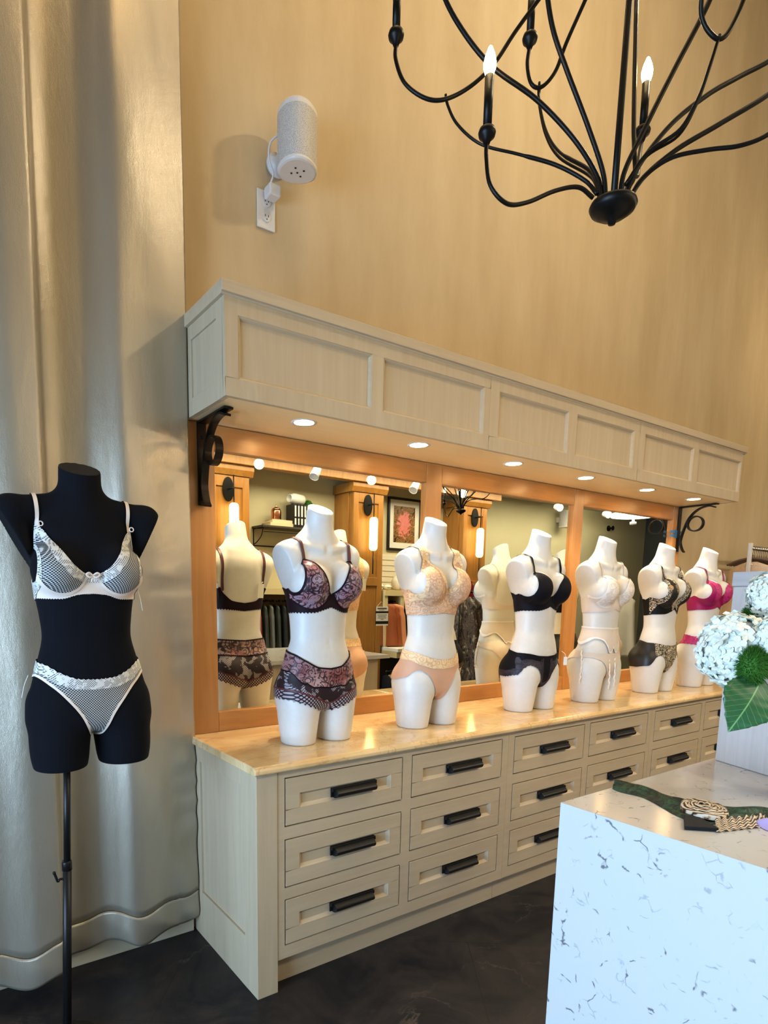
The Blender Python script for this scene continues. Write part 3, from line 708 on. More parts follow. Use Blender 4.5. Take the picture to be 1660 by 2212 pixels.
# ------------------------------------------------------------------ curtain
cur = empty('curtain', (-.7, -.05, 0), 'silver satin floor length curtain hanging beside the mirror wall', 'curtain')
def cy(x, z):
    h = z / 3.6
    s = x - .02 * h                                       # folds drift a little with height
    xs = [-1.9, -1.7, -1.5, -1.3, -1.1, -.93, -.78, -.655, -.590, -.560, -.500, -.43, -.36, -.295, -.20, -.11, -.04, 0.]
    ys = [.05, .15, .05, .15, .05, .10, .120, .155, .150, .050, .028, .034, .066, .098, .078, .046, .030, .022]
    y = pchip(np.array([s - .03 * h]), xs, ys)[0]
    y = .07 + (y - .07) * (1.0 - .28 * h)
    puck = math.exp(-((x + .04) / .06) ** 2) * math.exp(-((z - .65) / .55) ** 2)
    y += .010 * puck * math.sin(z * 46 + 3 * math.sin(z * 9)) + .006 * math.exp(-((x + .10) / .09) ** 2) * math.sin(z * 11 + x * 25) * (1 if z < 1.6 else .3)
    y += .006 * math.sin(z * 5.1 + x * 8) * math.exp(-((x + .2) / .2) ** 2) + .010 * math.exp(-((z - 1.56) / .018) ** 2) * math.exp(-((x + .1) / .1) ** 2) - .012 * math.exp(-((z - 1.535) / .03) ** 2) * math.exp(-((x + .1) / .09) ** 2)
    return -y
def hemz(x): return .086 + .014 * math.sin(x * 13 + .9) * (1 if x < -.1 else .4) + .012 * math.sin(x * 29)
xs_ = lambda u: -1.9 + 1.895 * u
def cp(u, v, z0=None, z1=None):
    x = xs_(u); lo = hemz(x); seam = lo + .125
    z = seam + (4.6 - seam) * v ** 1.0
    return (x, cy(x, z), z)
MB().grid(cp, 260, 150).build('drape', 'satin', cur, smooth=True, solid=.003)
def hp(u, v):
    x = xs_(u); lo = hemz(x); z = lo + .123 * v
    return (x, cy(x, z) - .002 - .004 * math.sin(PI * v) - .003 * math.sin(x * 40 + v * 5) * (1 - v), z)
MB().grid(hp, 260, 10).build('hem_band', 'satin', cur, smooth=True, solid=.003)

# ------------------------------------------------------------------ drawer cabinets
ROWS = [(.839, .650), (.603, .411), (.366, .1785)]
COLS = [(.117, .684), (.733, 1.302), (1.387, 1.954), (2.001, 2.578), (2.656, 3.224), (3.270, 3.84)]
DF = -.5775; ZT = .868
def drawer(parent, x0, x1, z0, z1):
    g = .005; y = DF - .001; s = .060; x0 += g; x1 -= g; z0 += g; z1 -= g
    b = MB().box(x0, x1, y, y + .02, z1 - s, z1).box(x0, x1, y, y + .02, z0, z0 + s).box(x0, x0 + s, y, y + .02, z0 + s, z1 - s).box(x1 - s, x1, y, y + .02, z0 + s, z1 - s)
    b.box(x0 + s - .001, x1 - s + .001, y + .012, y + .019, z0 + s - .001, z1 - s + .001)
    d = b.build('drawer', 'oak_h', parent, bevel=.0015)
    t = .013; a0, a1, c0, c1 = x0 + s, x1 - s, z0 + s, z1 - s     # moulding round the sunk panel
    b = MB()
    for (p, q) in (((a0, c0), (a1, c0)), ((a1, c0), (a1, c1)), ((a1, c1), (a0, c1)), ((a0, c1), (a0, c0))):
        mx_, mz_ = (a0 + a1) / 2, (c0 + c1) / 2
        inn = lambda r: (r[0] + (t if r[0] < mx_ else -t), r[1] + (t if r[1] < mz_ else -t))
        pi, qi = inn(p), inn(q)
        b.add([(p[0], y + .002, p[1]), (q[0], y + .002, q[1]), (qi[0], y + .0125, qi[1]), (pi[0], y + .0125, pi[1])], [(0, 1, 2, 3)])
    b.build('panel_moulding', 'oak_h', d)
    # long black pull: flat back plate with a fluted round grip
    cx, cz = (x0 + x1) / 2 + .035, (z0 + z1) / 2; hw = .108 if x1 - x0 > .4 else .1
    b = MB().box(cx - hw, cx + hw, y + .006, y + .0125, cz - .019, cz + .019).box(cx - hw, cx + hw, y - .004, y + .012, cz + .004, cz + .019)
    b.prism([(y + .010 - .034 * math.sin(q) , cz - .004 + .019 * math.cos(q)) for q in [PI * i / 14 for i in range(15)]], 0, cx - hw + .012, cx + hw - .012)
    b.build('pull', 'handle', d, bevel=.001)
def cabinet(x0, x1, cols, lab, post=False):
    r = empty('drawer_cabinet', ((x0 + x1) / 2, -.29, 0), lab, 'cabinet', 'oak drawer cabinets under the counter')
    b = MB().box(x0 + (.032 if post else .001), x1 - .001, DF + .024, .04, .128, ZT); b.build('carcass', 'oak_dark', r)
    c0, c1 = cols[0][0], cols[-1][1]; xs0 = .0875 if post else x0 + .0005; xs1 = x1 - .0005
    b = MB(); y = DF
    for (za, zb) in ((ZT, ROWS[0][0]), (ROWS[0][1], ROWS[1][0]), (ROWS[1][1], ROWS[2][0]), (ROWS[2][1], .128)): b.box(xs0, xs1, y, y + .022, zb, za)
    ed = [xs0] + [q for c in cols for q in c] + [xs1]
    for i in range(0, len(ed), 2):
        for (za, zb) in ROWS: b.box(ed[i], ed[i + 1], y, y + .022, zb, za)
    b.build('face_frame', 'oak_h', r)
    MB().box(x0 + .001, x1 - .001, DF + .055, DF + .075, 0, .13).build('toe_kick', 'oak_h', r)
    for (a, c) in cols:
        for (za, zb) in ROWS: drawer(r, a, c, zb, za)
    if post:
        MB().box(0, .0865, DF - .003, DF + .06, 0, ZT).build('corner_post', 'oak', r, bevel=.002)
        b = MB().box(0, .03, DF + .0605, DF + .10, 0, ZT).box(0, .03, -.06, .04, 0, ZT).box(0, .03, DF + .10, -.06, ZT - .07, ZT).box(0, .03, DF + .10, -.06, 0, .21)
        b.box(.010, .026, DF + .09, -.05, .2, ZT - .06); b.build('end_panel', 'oak', r, bevel=.002)
    return r
cabinet(0, 1.345, COLS[:2], 'oak drawer cabinet with panelled end, nearest the curtain', True)
cabinet(1.345, 2.617, COLS[2:4], 'oak drawer cabinet partly behind the white island, middle of three')
cabinet(2.617, 3.90, COLS[4:], 'oak drawer cabinet farthest from the curtain, behind the wooden display box')
ct = empty('countertop', (1.95, -.3, .9), 'long cream marble countertop above the oak drawers', 'countertop')
for a, c in ((-.016, 1.47), (1.471, 2.93), (2.931, 3.92)):
    b = MB(); prof = [(.0445, .868), (-.597, .868), (-.606, .874), (-.606, .886), (-.600, .894), (-.594, .8955), (-.590, .9), (.0445, .9)]
    b.prism(prof, 0, a, c).build('slab', 'marble', ct, bevel=.0035)

# ------------------------------------------------------------------ framed mirrors
fm = empty('framed_mirror', (1.95, 0, .9), 'honey maple frame holding three mirrors above the counter', 'mirror')
ZB, ZTOP = .9005, 2.181
for a, c in ((0, .119), (1.295, 1.403), (2.555, 2.655), (3.77, 3.889)): MB().box(a, c, 0, .045, ZB, ZTOP).build('stile', 'maple', fm, bevel=.003)
for a, c in ((.119, 1.295), (1.403, 2.555), (2.655, 3.77)):
    MB().box(a, c, .002, .045, 2.082, ZTOP).build('top_rail', 'maple_h', fm, bevel=.003)
    MB().box(a, c, .002, .045, ZB, .988).build('bottom_rail', 'maple_h', fm, bevel=.003)
    MB().box(a, c, .022, .03, .987, 2.083).build('mirror_pane', 'mirror', fm)

# ------------------------------------------------------------------ canopy
cn = empty('display_canopy', (1.95, -.18, 2.18), 'whitewashed oak canopy with recessed panels over the mirrors', 'canopy')
VX0, VX1, VY = 0., 3.909, -.3725
PAN = [(.052, .642), (.70, 1.294), (1.397, 1.929), (2.0, 2.545), (2.66, 3.23), (3.30, 3.89)]
for x0, x1, ps in ((VX0, 1.333, PAN[:2]), (1.3335, 2.60, PAN[2:4]), (2.6005, VX1, PAN[4:])):
    b = MB().box(x0, x1, VY, VY + .02, 2.453, 2.515).box(x0, x1, VY, VY + .02, 2.182, 2.243)
    ed = [x0] + [q for p in ps for q in p] + [x1]
    for i in range(0, len(ed), 2): b.box(ed[i], ed[i + 1], VY, VY + .02, 2.243, 2.453)
    f = b.build('front_panel', 'oak', cn, bevel=.0015)
    for (a, c) in ps:
        MB().box(a - .004, c + .004, VY + .013, VY + .019, 2.239, 2.457).build('sunk_panel', 'oak', f)
        b = MB(); t = .014
        for (p, q) in (((a, 2.243), (c, 2.243)), ((c, 2.243), (c, 2.453)), ((c, 2.453), (a, 2.453)), ((a, 2.453), (a, 2.243))):
            inn = lambda r: (r[0] + (t if r[0] < (a + c) / 2 else -t), r[1] + (t if r[1] < 2.348 else -t))
            pi, qi = inn(p), inn(q)
            b.add([(p[0], VY + .0005, p[1]), (q[0], VY + .0005, q[1]), (q[0] * .5 + qi[0] * .5, VY + .004, q[1] * .5 + qi[1] * .5), (p[0] * .5 + pi[0] * .5, VY + .004, p[1] * .5 + pi[1] * .5)], [(0, 1, 2, 3)])
            b.add([(p[0] * .5 + pi[0] * .5, VY + .004, p[1] * .5 + pi[1] * .5), (q[0] * .5 + qi[0] * .5, VY + .004, q[1] * .5 + qi[1] * .5), (qi[0], VY + .0135, qi[1]), (pi[0], VY + .0135, pi[1])], [(0, 1, 2, 3)])
        b.build('panel_moulding', 'oak_h', f, fix=False)
for x, lab in ((VX0, 1), (VX1 - .02, 0)):
    b = MB().box(x, x + .02, VY + .021, -.30, 2.182, 2.515).box(x, x + .02, -.065, .044, 2.182, 2.515).box(x, x + .02, -.30, -.065, 2.455, 2.515).box(x, x + .02, -.30, -.065, 2.182, 2.245)
    b.box(x + .008, x + .018, -.31, -.05, 2.24, 2.46); b.build('end_panel', 'oak', cn, bevel=.0015)
MB().box(VX0 + .021, VX1 - .021, VY + .021, .044, 2.183, 2.20).build('soffit_board', 'soffit', cn)
b = MB().prism([(-.387, 2.55), (.044, 2.55), (.044, 2.505), (VY - .002, 2.505), (VY - .004, 2.512), (-.387, 2.512)], 0, VX0 - .014, VX1 + .03)
b.build('crown', 'oak_h', cn, bevel=.002)
DL = [.402, 1.018, 1.674, 2.303, 2.956, 3.553]
for i, x in enumerate(DL):
    who = ['burgundy', 'nude', 'plain black', 'ivory', 'cream embroidered', 'magenta'][i]
    t = empty('recessed_downlight', (x, -.24, 2.182), f'lit recessed downlight in canopy soffit above the {who} lingerie', 'downlight', 'downlights in the canopy soffit')
    L().lathe([(.040, 0), (.052, -.001), (.053, .001), (.040, .001)], n=32).build('trim_ring', 'white', t, smooth=True)
    L().lathe([(0, -.0006), (.040, -.0006)], n=32).build('lens', 'dl', t)
    ld = bpy.data.lights.new('canopy_spot', 'SPOT'); ld.energy = 18; ld.color = (1, .83, .60); ld.spot_size = math.radians(125); ld.spot_blend = .7; ld.shadow_soft_size = .035
    lo = bpy.data.objects.new('canopy_spot', ld); COL.objects.link(lo); lo.location = (x, -.24, 2.172)

# ------------------------------------------------------------------ scroll brackets
def bracket(x, lab):
    t = empty('scroll_bracket', (x, 0, 2.0), lab, 'bracket', 'wrought iron scroll brackets under the canopy')
    w = .019
    b = L().box(-w, w, -.0085, -.0005, -.145, .1805); b.build('wall_plate', 'rubbed', t, bevel=.001)
    b = L().box(-w, w, -.265, -.0086, .1725, .1805); b.build('arm', 'rubbed', t, bevel=.001)
    s = catmull([(0, -.250, .155), (0, -.205, .168), (0, -.150, .158), (0, -.105, .130), (0, -.070, .085), (0, -.048, .03), (0, -.030, -.035), (0, -.026, -.08), (0, -.042, -.13), (0, -.058, -.152)], 6)
    def strip(pts, th=.004):
        b = L(); P = [Vector(p) for p in pts]; vs = []; fs = []
        for i, p in enumerate(P):
            d = (P[min(i + 1, len(P) - 1)] - P[max(i - 1, 0)]).normalized(); nrm = Vector((0, -d.z, d.y)) * th
            vs += [p + nrm + Vector((-w * .8, 0, 0)), p + nrm + Vector((w * .8, 0, 0)), p - nrm + Vector((w * .8, 0, 0)), p - nrm + Vector((-w * .8, 0, 0))]
        for i in range(len(P) - 1):
            for j in range(4): fs.append((i * 4 + j, i * 4 + (j + 1) % 4, i * 4 + 4 + (j + 1) % 4, i * 4 + 4 + j))
        return b.add(vs, fs + [(0, 1, 2, 3), tuple(len(vs) - 4 + k for k in range(4))])
    strip(s).build('scroll', 'rubbed', t)
    ring = [(0, -.122 - .055 * math.cos(q), .050 + .052 * math.sin(q)) for q in [PI * 1.02 + 2 * PI * i / 36 for i in range(37)]]
    strip(ring).build('ring', 'rubbed', t)
    b = L()
    for z in (.12, -.05, -.12): b.ball((0, -.0095, z), .006, 10, (1, .5, 1))
    b.build('screw', 'iron', t, smooth=True)
bracket(.062, 'black iron scroll bracket under the canopy end beside the curtain')
bracket(3.85, 'black iron scroll bracket at the far canopy end by blue tape')
tp = empty('painters_tape', (3.83, 0, 1.985), 'blue tape strips stuck across the end of the mirror frame', 'tape')
M['tape'] = flat('blue_tape', lin(74, 138, 200), .5)
for z, k in ((.013, 0), (-.016, 1)): L().box(-.095, .088, -.0035, -.002, z - .009, z + .009).build('strip', 'tape', tp, bevel=.001)
L().box(-.03, .02, -.0052, -.0036, -.030, .028).build('cross_strip', 'tape', tp, bevel=.001)

# ------------------------------------------------------------------ speaker on its outlet plate
sp = empty('wall_speaker', (.452, -.10, 3.17), 'white cylindrical speaker mounted high on the plaster wall', 'speaker')
mm = NT('speaker_grille'); gx = mm.vor(mm.vec(), 420); mm.set(Base_Color=mm.mix(mm.step(gx, .2, .45), lin(120, 118, 116), lin(206, 203, 200)), Roughness=.6); M['grille'] = mm.m
def tri(r, k=.16): return [(r * (1 + k * math.cos(3 * q)) * math.cos(q), r * (1 + k * math.cos(3 * q)) * math.sin(q)) for q in [2 * PI * i / 48 + .0 for i in range(48)]]
def oval(r, z): return [(x, y, z) for x, y in tri(r, .05)]
def loft(rings):
    b = L(); n = len(rings[0]); vs = [p for r in rings for p in r]; fs = []
    for i in range(len(rings) - 1):
        for j in range(n): fs.append((i * n + j, i * n + (j + 1) % n, (i + 1) * n + (j + 1) % n, (i + 1) * n + j))
    return b.add(vs, fs + [tuple(range(n))[::-1], tuple((len(rings) - 1) * n + j for j in range(n))])
loft([oval(.079, .018), oval(.079, .198)]).build('grille', 'grille', sp, smooth=False)
loft([oval(.079, .1982), oval(.078, .214), oval(.072, .222), oval(.06, .224)]).build('top_cap', 'white', sp)
loft([oval(.070, .001), oval(.077, .004), oval(.080, .010), oval(.079, .0178)]).build('bottom_cap', 'white', sp)
b = L()
for x, y in ((0, 0), (.022, .012), (-.018, .016), (.016, -.024), (-.02, -.02)): b.lathe([(0, -.0006), (.004, -.0006), (.004, .0012), (0, .0012)], (x, y, 0), n=10)
b.build('screw', 'slot', sp)
b = L().lathe([(.0, 0), (.046, 0), (.046, .012), (.03, .02), (.022, .05), (.022, .07)], (-.02, .0, .085), (0, -1, 0), 24)
b.v = [(x, y + .139, z) for x, y, z in b.v]; b.build('wall_mount', 'white', sp, smooth=True)
L().tube(catmull([(-.06, .05, .14), (-.085, .07, .11), (-.085, .08, .06), (-.06, .09, .02), (-.07, .10, -.02)], 6), .004, 8).build('cable', 'white', sp, smooth=True)
op = empty('outlet_plate', (.385, .044, 3.075), 'white electrical outlet plate below the wall speaker', 'outlet')
L().box(-.042, .042, -.008, 0, -.072, .072).build('plate', 'white', op, bevel=.003)
for z in (.028, -.028):
    f = L().lathe([(0, 0), (.018, 0), (.018, .004), (0, .004)], (0, -.0122, z), (0, 1, 0), 24).build('socket', 'white', op)
    L().box(-.0085, -.006, -.0128, -.012, z, z + .009).box(.006, .0085, -.0128, -.012, z, z + .009).ball((0, -.0122, z - .008), .0028, 8, (1, .3, 1)).build('slot', 'slot', f)
ad = empty('power_adapter', (.395, .024, 3.115), 'white plug in power adapter above the lower socket', 'adapter')
L().box(-.026, .026, -.05, .005, -.01, .034).build('body', 'white', ad, bevel=.006)
# ------------------------------------------------------------------ island and what lies on it
KI = .8616; EYE = Vector((-.96663, -2.4696, 1.49795))
def Q(*q):                                                # layout measured for a lower island, moved to the real island height
    return tuple(EYE + (Vector(q) - EYE) * KI)
IX, IY, IZ = .323, -1.583, 1.0
isl = empty('display_island', (IX + .9, IY - .6, 0), 'white quartz waterfall island with grey flecks', 'island counter')
MB().prism([(IX, IZ), (IX + .03, IZ - .03), (IX + 2.1, IZ - .03), (IX + 2.1, IZ)], 1, -2.62, IY).build('top_slab', 'quartz', isl)
MB().prism([(IX, IZ - .0001), (IX, 0), (IX + .03, 0), (IX + .03, IZ - .0301)], 1, -2.62, IY).build('side_slab', 'quartz', isl)
MB().box(IX + .0305, IX + 2.0, -2.58, IY - .04, 0, IZ - .0305).build('base_cabinet', 'oak', isl)

ang = math.atan2(-.198, -.069)
bxr = empty('display_box', Q(1.418, -1.456, .92), 'grey washed wooden display box standing on the island behind hydrangeas', 'box')
M['greywash'] = wood('grey_washed_wood', lin(206, 198, 192), lin(180, 172, 168), 'z', .6, .9, 1.1)
M['greywash_h'] = wood('grey_washed_wood_band', lin(196, 190, 186), lin(170, 164, 162), 'y', .6, .9, 1.1)
bxr.rotation_euler.z = -math.radians(19); bxr.scale = (KI,) * 3
L().box(0, .15, -.36, 0, .0005, .625).build('box_body', 'greywash', bxr, bevel=.003)
L().box(-.004, .154, -.364, .004, .6255, .675).build('top_band', 'greywash_h', bxr, bevel=.003)

M['vase'] = flat('blush_ceramic', lin(196, 150, 132), .35)
vs = empty('flower_vase', Q(1.165, -1.80, .92), 'small blush ceramic vase holding white hydrangeas on the island', 'vase')
L().lathe([(.0, 0), (.05, 0), (.062, .02), (.070, .08), (.062, .15), (.045, .19), (.05, .205), (.042, .203), (.04, .19), (.05, .15), (0, .14)], n=32).build('vase_body', 'vase', vs, smooth=True); vs.scale = (KI,) * 3
mm = NT('hydrangea_petal'); mm.set(Base_Color=mm.mix(mm.noise(mm.vec(), 26, 3), lin(242, 242, 232), lin(216, 224, 212)), Roughness=.6, Subsurface_Weight=.0); M['petal'] = mm.m
M['floret_eye'] = flat('floret_eye', lin(214, 222, 190), .6)
M['stem'] = flat('green_stem', lin(86, 120, 58), .6)
mm = NT('hydrangea_leaf'); vx = mm.xyz(); 
wv = mm.math('ABSOLUTE', mm.math('SINE', mm.math('MULTIPLY', mm.math('ADD', vx[0], mm.math('MULTIPLY', mm.math('ABSOLUTE', vx[1]), -.9)), 190.)))
mid = mm.step(mm.math('ABSOLUTE', vx[1]), .0022, .0008)
vv = mm.math('MAXIMUM', mm.math('MULTIPLY', mm.step(wv, .12, .02), .75), mid)
mm.set(Base_Color=mm.mix(vv, mm.mix(mm.noise(mm.vec(), 30, 3), lin(52, 104, 58), lin(34, 82, 46)), lin(120, 166, 104)), Roughness=.45); M['leaf'] = mm.m
M['moss'] = flat('fuzzy_green', lin(66, 126, 34), .8, noise=.45)
def hydrangea(c, r, lab, n=210, seed=1):
    rg = random.Random(seed)
    h = empty('hydrangea', Q(*c), lab, 'flower', 'white hydrangeas in the vase')
    b = L()
    for i in range(n):
        z = 1 - 2 * (i + .5) / n; q = i * 2.39996 + rg.uniform(-.15, .15); s = math.sqrt(1 - z * z)
        nrm = Vector((s * math.cos(q), s * math.sin(q), z)); rr = r * rg.uniform(.86, 1.03) * (.90 + .10 * abs(z))
        p = nrm * rr; nrm = (nrm + Vector((rg.uniform(-.35, .35), rg.uniform(-.35, .35), rg.uniform(-.35, .35)))).normalized()
        a = nrm.orthogonal().normalized(); bb = nrm.cross(a); ro = rg.uniform(0, PI); L4 = r * rg.uniform(.17, .225)
        for k in range(4):
            t = ro + k * PI / 2; d = a * math.cos(t) + bb * math.sin(t); sd = nrm.cross(d); cup = rg.uniform(-.1, .35)
            o = [p, p + d * L4 * .45 + sd * L4 * .42 + nrm * L4 * .12, p + d * L4 * .95 + sd * L4 * .40 + nrm * L4 * cup, p + d * L4 * 1.08 + nrm * L4 * (cup - .1), p + d * L4 * .95 - sd * L4 * .40 + nrm * L4 * cup, p + d * L4 * .45 - sd * L4 * .42 + nrm * L4 * .12, p + d * L4 * .55 + nrm * L4 * .02]
            b.add(o, [(0, 1, 6), (1, 2, 6), (2, 3, 6), (3, 4, 6), (4, 5, 6), (5, 0, 6)])
    b.ball((0, 0, 0), r * .84, 20)
    b.build('flower_head', 'petal', h, fix=False);
    base = Vector((1.165, -1.80, 1.12)) - Vector(c)
    L().tube(catmull([(0, 0, 0), tuple(base * .55 + Vector((0, 0, .03))), tuple(base)], 6), .004, 8).build('stem', 'stem', h, smooth=True)
    h.scale = (KI,) * 3; return h
hydrangea((1.066, -1.628, 1.352), .106, 'white hydrangea head nearest the mannequins, lowest in the bunch', seed=1)
hydrangea((1.238, -1.655, 1.512), .082, 'white hydrangea head at the top of the bunch', seed=2)
hydrangea((1.085, -1.730, 1.378), .078, 'white hydrangea head in front of the grey wooden box, facing the room', seed=3)
hydrangea((1.20, -1.80, 1.36), .085, 'white hydrangea head at the outer edge of the bunch, over the vase', seed=4)
def fuzz(c, r, lab, seed, sc=(1, 1, 1)):
    rg = random.Random(seed); h = empty('green_dianthus', Q(*c) if seed < 9 else c, lab, 'flower', 'fuzzy green blooms among the hydrangeas'); b = L()
    b.ball((0, 0, 0), r * .78, 18, sc)
    n = 1500
    for i in range(n):
        z = 1 - 2 * (i + .5) / n; q = i * 2.39996; s = math.sqrt(1 - z * z); nr = Vector((s * math.cos(q) * sc[0], s * math.sin(q) * sc[1], z * sc[2]))
        d = (nr + Vector((rg.uniform(-.5, .5), rg.uniform(-.5, .5), rg.uniform(-.5, .5)))).normalized(); a = d.orthogonal().normalized() * r * .035
        p = nr * r * .74; b.add([p + a, p - a, p + d * r * .32], [(0, 1, 2)])
    b.build('bloom', 'moss', h, fix=False)
    base = Vector((1.165, -1.80, 1.12)) - Vector(c)
    L().tube([(0, 0, 0), tuple(base * .5), tuple(base)], .003, 6).build('stem', 'stem', h, smooth=True)
    if seed < 9: h.scale = (KI,) * 3
fuzz((1.000, -1.705, 1.312), .052, 'fuzzy green bloom between hydrangeas, above the big leaf', 1, (.85, .85, 1.3))
fuzz((1.225, -1.615, 1.452), .045, 'fuzzy green bloom against the wooden box', 2)
def leaf(base, tip, width, nrm, lab, droop=.02):
    base, tip = Vector(Q(*base)), Vector(Q(*tip)); width *= KI; d = (tip - base); ln = d.length; d.normalize(); n = Vector(nrm); n = (n - d * n.dot(d)).normalized(); s = n.cross(d)
    b = L(); nu, nv = 28, 12
    def fn(u, v):
        w = width * .5 * (math.sin(PI * min(u * 1.02, 1)) ** .75) * (1 - .28 * u) * (1.15 if u < .5 else 1.15 - .5 * (u - .5))
        if u > .97: w *= (1 - u) / .03 * .8 + .1
        q = (v - .5) * 2; w *= 1 + .035 * math.sin(u * 70) * (abs(q) > .9)
        return (u * ln, q * w, .10 * w * q * q + droop * math.sin(PI * u) + .002 * math.sin(u * 40 + 3 * abs(q)) * abs(q))
    b.grid(fn, nu, nv)
    o = b.build('hydrangea_leaf', 'leaf', None, smooth=True, solid=.0012)
    R = Matrix((d, s, n)).transposed().to_4x4(); R.translation = base; o.matrix_world = R
    return tag(o, lab, 'leaf', 'hydrangea leaves')
leaf((1.020, -1.725, 1.278), (.902, -1.702, 1.132), .150, (-.75, -.6, .25), 'large veined green leaf hanging below the hydrangeas')
leaf((1.050, -1.770, 1.275), (1.045, -1.80, 1.170), .075, (-.6, -.75, .2), 'smaller dark green leaf at the outer side of the bunch, over the vase')

# printed cloth lying on the island: band with a knotted rosette
mm = NT('green_black_print'); n1 = mm.noise(mm.vec((14, 14, 14)), 1.6, 5, .65, 2.2)
mm.set(Base_Color=mm.ramp(n1, [(.36, lin(10, 14, 16)), (.47, lin(16, 40, 30)), (.55, lin(40, 92, 60)), (.60, lin(18, 34, 30)), (.72, lin(8, 10, 12))]), Roughness=.55); mm.bump(n1, .4, .01); M['green'] = mm.m
mm = NT('striped_rosette_print'); x, y, z = mm.xyz(); rad = mm.math('SQRT', mm.math('ADD', mm.math('MULTIPLY', x, x), mm.math('MULTIPLY', y, y)))
q = mm.math('SINE', mm.math('ADD', mm.math('MULTIPLY', rad, 820.), mm.math('MULTIPLY', mm.noise(mm.vec(), 30, 3), 12.)))
mm.set(Base_Color=mm.ramp(mm.math('ADD', mm.math('MULTIPLY', q, .5), .5), [(.08, lin(44, 36, 34)), (.26, lin(128, 98, 72)), (.5, lin(196, 176, 146)), (.9, lin(220, 208, 190))]), Roughness=.6); M['rosette'] = mm.m
gm = empty('printed_garment', Q(.80, -1.62, .92), 'green and black printed garment with striped rosette lying on the island', 'garment')
UP = [(.833, -1.425), (.873, -1.445), (.873, -1.499), (.856, -1.572), (.859, -1.625), (.862, -1.674), (.882, -1.715), (.923, -1.746), (.977, -1.794), (.991, -1.856)]
LO = [(.770, -1.452), (.765, -1.49), (.771, -1.549), (.733, -1.624), (.700, -1.680), (.690, -1.740), (.735, -1.775), (.801, -1.796), (.86, -1.838), (.884, -1.892)]
U, W = catmull(UP, 6), catmull(LO, 6); n = len(U) - 1
def sheet(u, v):
    i = u * n; k = min(int(i), n - 1); t = i - k; a = np.array(U[k]) * (1 - t) + np.array(U[k + 1]) * t; b = np.array(W[k]) * (1 - t) + np.array(W[k + 1]) * t
    p = a * (1 - v) + b * v; z = .92 + .0015 + (math.sin(PI * v) ** .5) * (.009 + .004 * math.sin(u * 31 + v * 5) + .003 * math.sin(v * 17 + u * 9) + .008 * math.exp(-(u / .08) ** 2))
    return Q(p[0], p[1], z)
MB().grid(sheet, 80, 16).build('band', 'green', gm, smooth=True)
b = L(); 
def ros(cx, cy_, r0, turns, h0, w):
    vs = []; fs = []; N = int(turns * 30)
    for i in range(N + 1):
        q = i / 30 * 2 * PI; r = r0 * (1 - .86 * i / N); z = h0 + .010 * i / N + .002 * math.sin(q * 2.6)
        for (dr, dz) in ((w * .6, -.010), (w * .5, .002), (0, .005), (-w * .4, .001)): vs.append((cx + (r + dr) * math.cos(q) * 1.15, cy_ + (r + dr) * math.sin(q) * .9, z + dz))
    for i in range(N):
        for j in range(3): fs.append((i * 4 + j, i * 4 + j + 1, i * 4 + 5 + j, i * 4 + 4 + j))
    return vs, fs
b.add(*ros(0, 0, .060, 6.2, .016, .013)); b.ball((0, 0, .004), .05, 20, (1.15, .9, .36))
o = b.build('rosette', 'rosette', gm, smooth=True, fix=False); o.location = (-.017, -.082, .0); o.rotation_euler.z = .6; o.scale = (KI,) * 3
b = L()
for i in range(5):
    u0 = i * .022
    b.grid(lambda u, v, k=i: (-.11 + .03 * k + .04 * u, -.10 - .035 * k + .012 * v - .03 * u, .004 + .012 * math.sin(PI * u) + .003 * math.sin(PI * v) + .002 * k), 8, 6)
def ruff(u, v):
    return (-.085 + .16 * u - .055 * v, -.150 - .055 * u - .030 * v + .0, .003 + .013 * (1 - v) + .004 * math.sin(u * 44) * (1 - .4 * v))
b2 = L().grid(ruff, 60, 6); b2.build('ruffle', 'rosette', gm, smooth=True).scale = (KI,) * 3
b = L(); vsx = [(.700 - .80, -1.700 + 1.62), (.715 - .80, -1.735 + 1.62), (.672 - .80, -1.800 + 1.62), (.612 - .80, -1.745 + 1.62)]
b.prism(vsx, 2, .0012, .011).build('woven_label', 'black', gm, bevel=.002).scale = (KI,) * 3
M['lilac'] = flat('lilac_silk', lin(186, 172, 226), .4)
lv = empty('lilac_garment', Q(.84, -1.88, .92), 'crumpled lilac silk cloth at the edge of the island top', 'garment')
def lil(u, v):
    q = u * 2 * PI; r = .062 * v * (1 + .14 * math.sin(3 * q + 1) + .07 * math.sin(7 * q))
    return (r * math.cos(q) + .008, r * math.sin(q) - .005, .0015 + .032 * (1 - v) ** .7 * (1 + .35 * math.sin(4 * q + 6 * v)) + .003 * (1 + math.sin(9 * q)) * v * (1 - v) * 4)
L().grid(lil, 72, 16).build('folds', 'lilac', lv, smooth=True).scale = (KI,) * 3

